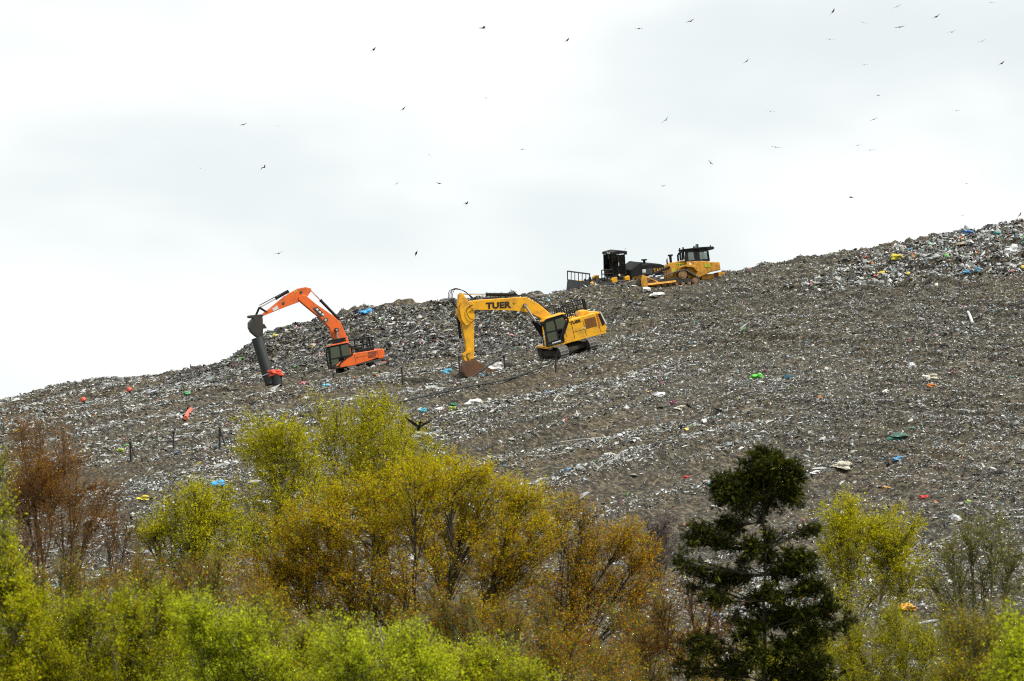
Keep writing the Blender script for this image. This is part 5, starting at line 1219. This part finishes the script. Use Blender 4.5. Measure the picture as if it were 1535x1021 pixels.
def bird_mesh(span, inner, outer, sweep, mats, bulk=1.0):
    """One continuous bird: body and tail, two jointed wings; inner/outer are the dihedral angles of arm and hand."""
    q = MB(); u = span / 1.3
    prof = [(-0.30, 0.006, .01), (-0.20, 0.03, .0), (-0.08, 0.058, -.005), (0.04, 0.066, -.008), (0.14, 0.050, .0), (0.20, 0.038, .012), (0.25, 0.036, .016), (0.29, 0.018, .010), (0.335, 0.005, .0)]
    q.tube([(x * u, 0, z * u) for x, r, z in prof], [r * u * bulk for x, r, z in prof], 10)
    q.add([(-0.18 * u, .03 * u, .01 * u), (-0.18 * u, -.03 * u, .01 * u), (-0.40 * u, -.085 * u, .0), (-0.43 * u, 0, .0), (-0.40 * u, .085 * u, .0), (-0.2 * u, 0, -.012 * u)], [(0, 4, 3, 2, 1), (0, 5, 4), (5, 3, 4), (5, 2, 3), (5, 1, 2)])
    for s in (-1, 1):
        st = [(0.0, 0.10, -0.10, 0.03, 0.024)]
        L1, L2 = 0.27, 0.36
        y1, z1 = L1 * math.cos(inner), L1 * math.sin(inner)
        st = [(0.03, 0.02, 0.13, -0.09, 0.022), (y1 * .55, z1 * .55 + .02, 0.15, -0.08, 0.018), (y1, z1 + .02, 0.18, -0.06, 0.014), (y1 + L2 * .5 * math.cos(outer), z1 + .02 + L2 * .5 * math.sin(outer), 0.10 - sweep * .3, -0.07 - sweep * .25, 0.009), (y1 + L2 * .8 * math.cos(outer), z1 + .02 + L2 * .8 * math.sin(outer), 0.02 - sweep * .55, -0.09 - sweep * .5, 0.006), (y1 + L2 * math.cos(outer), z1 + .02 + L2 * math.sin(outer), -0.09 - sweep * .75, -0.11 - sweep * .75, 0.003)]
        vs = []
        for y, z, xf, xb, th in st:
            vs += [(xf * u, s * y * u, z * u), ((xf * .6 + xb * .4) * u, s * y * u, (z + th) * u), (xb * u, s * y * u, z * u), ((xf * .6 + xb * .4) * u, s * y * u, (z - th) * u)]
        for i in range(5):
            q.mat(1 if i >= 3 else 0)
            fs = [(4 * i + k, 4 * i + (k + 1) % 4, 4 * i + 4 + (k + 1) % 4, 4 * i + 4 + k) for k in range(4)]
            o = len(q.v)
            if i == 0: q.add(vs, fs); base_ = o
            else:
                for fc in fs: q.f.append(tuple(a + base_ for a in fc)); q.m.append(q.mi)
        q.mat(0)
    return q
# x, y, span px, tilt in the view (deg, right side up positive), heading turn (deg), inner, outer dihedral (deg), tone, label
BIRDS = [
 (365, 187, 12, 12, 20, 10, -5, 'g', 'grey gull gliding alone high on the left of the sky'),
 (417, 189, 10, -5, 15, 10, -5, 'p', 'faint white gull just right of the grey gull on the left'),
 (301, 252, 14, -28, 10, 8, -6, 'p', 'faint white gull tilted down on the left of the sky'),
 (396, 251, 13, 35, 30, 35, -30, 'd', 'dark gull with bent wings above the orange excavator'),
 (418, 380, 17, 18, 15, 10, -4, 'g', 'pale grey gull just above the orange excavator boom'),
 (561, 74, 9, 55, 55, 15, 5, 'd', 'small dark gull banked steeply high left of centre'),
 (724, 42, 7, 5, 70, 10, 0, 'g', 'small grey gull seen end on near the top centre'),
 (851, 60, 10, 50, 50, 12, 0, 'd', 'dark banked gull high above the compactor'),
 (958, 43, 12, 6, 25, 10, -8, 'd', 'dark gull gliding level near the top, left of the thin winged one'),
 (1035, 32, 13, 18, 30, 14, -6, 'd', 'dark gull tilted near the top above the bulldozer'),
 (729, 147, 8, 0, 40, 8, 0, 'p', 'faint gull in the white cloud at the centre'),
 (605, 163, 13, 48, 35, 10, 2, 'd', 'black gull banked steeply in the middle left of the sky'),
 (998, 180, 13, 40, 30, 14, -4, 'g', 'grey gull banking in the white cloud right of centre'),
 (643, 232, 10, -30, 20, 25, -25, 'p', 'faint arched gull below the black banked one'),
 (595, 275, 10, 45, 25, 8, 0, 'p', 'faint tilted gull left of the flat dark one above the bank'),
 (658, 275, 9, -14, 40, 8, -6, 'd', 'small dark gull gliding above the bank'),
 (700, 305, 11, 42, 40, 30, 5, 'd', 'dark gull with one wing raised above the yellow excavator boom'),
 (783, 224, 12, 0, 5, 3, -3, 'd', 'dark gull flying level with flat wings at the centre'),
 (994, 279, 9, 2, 25, 16, -14, 'd', 'small dark gull with drooped wings above the bulldozer'),
 (624, 380, 8, 70, 80, 12, 0, 'd', 'small dark gull seen edge on over the bank right of the orange boom'),
 (1249, 17, 16, 58, 35, 14, -8, 'd', 'large dark gull banked almost upright at the top right'),
 (1345, 10, 14, 22, 15, 8, -4, 'p', 'pale gull at the very top, left of the big dark gull'),
 (1294, 34, 12, -20, 15, 8, -4, 'p', 'pale gull tilted down beneath the large banked gull'),
 (1244, 59, 14, -2, 8, 6, -6, 'p', 'pale gull gliding level below the large banked gull'),
 (1349, 41, 15, 8, 10, 10, -4, 'g', 'light grey gull with spread wings left of the big dark gull'),
 (1404, 25, 17, 32, 25, 12, -6, 'd', 'big dark gull gliding with slanted wings at the upper right'),
 (1427, 48, 16, 16, 12, 12, -2, 'p', 'pale gull with spread wings just below the big dark gull'),
 (1472, 62, 12, 20, 15, 10, -4, 'p', 'pale tilted gull between the big dark gull and the right edge'),
 (1487, 4, 12, 6, 10, 8, -3, 'p', 'pale gull cut close by the top edge at the right'),
 (1502, 95, 13, 34, 30, 18, -16, 'd', 'dark arched gull near the right edge of the sky'),
 (1119, 92, 10, 35, 45, 12, -4, 'g', 'grey banked gull in the white cloud above the bulldozer'),
 (1296, 97, 11, 0, 12, 14, -8, 'p', 'pale gull gliding in the middle of the right hand cloud'),
 (1317, 143, 8, 8, 50, 8, 0, 'p', 'small faint gull directly above the tilted grey one on the right'),
 (1310, 179, 12, 24, 20, 10, -3, 'g', 'light grey tilted gull in the right hand cloud'),
 (1434, 166, 13, -4, 8, 7, -5, 'p', 'pale level gull alone in the far right cloud'),
 (1155, 167, 13, 0, 10, 8, -12, 'p', 'pale gull with drooping wing tips right of centre'),
 (1163, 221, 14, -12, 10, 8, -6, 'p', 'pale gull gliding below the drooping winged one'),
 (1286, 218, 12, 16, 14, 9, -3, 'p', 'left one of a close pair of pale gulls at the right'),
 (1305, 225, 14, 6, 10, 9, -4, 'p', 'right one of a close pair of pale gulls at the right'),
 (1065, 244, 11, -48, 30, 14, -6, 'd', 'dark gull banked to the left high over the bulldozer'),
 (1276, 296, 7, 0, 60, 10, -4, 'g', 'small grey gull low over the right hand crest'),
 (1449, 275, 5, 0, 40, 8, 0, 'p', 'tiny faint gull above the right hand fresh rubbish'),
 (1443, 323, 6, 5, 40, 8, 0, 'p', 'tiny faint gull right above the blue tarpaulin'),
 (1529, 322, 12, 55, 35, 16, -14, 'd', 'dark banked gull skimming the crest at the right edge'),
]
for i, (px, py, sp, tilt, turn, di, do, tone, lab) in enumerate(BIRDS):
    span = 1.3; sp *= 1.12
    Yb = max(300.0, min(span * math.cos(R(turn)) * K / sp, 620.0))
    q = bird_mesh(span, R(di), R(do), 0.12, None)
    mats = {'d': [feather_dark, feather_dark], 'g': [gull_grey, tip_black], 'p': [gull_pale, gull_grey]}[tone]
    o = q.build('gull', mats)
    o.matrix_world = Matrix.Translation(Vector(at_depth(px, py, Yb))) @ Matrix.Rotation(-R(tilt), 4, 'Y') @ Matrix.Rotation(R(-90 + turn if i % 3 else 90 - turn), 4, 'Z') @ Matrix.Rotation(R(4), 4, 'Y')
    tag(o, lab, 'gull', 'gulls circling over the landfill')
q = bird_mesh(0.95, R(34), R(26), 0.05, None, 1.25)
o = q.build('crow', [feather_dark, feather_dark])
pc = Vector(at_depth(628, 640, 82.0))
o.matrix_world = Matrix.Translation(pc) @ Matrix.Rotation(R(4), 4, 'Y') @ Matrix.Rotation(R(100), 4, 'Z') @ Matrix.Rotation(R(24), 4, 'Y')
tag(o, 'black crow flying with raised wings in front of the slope beside the tallest birch', 'crow')
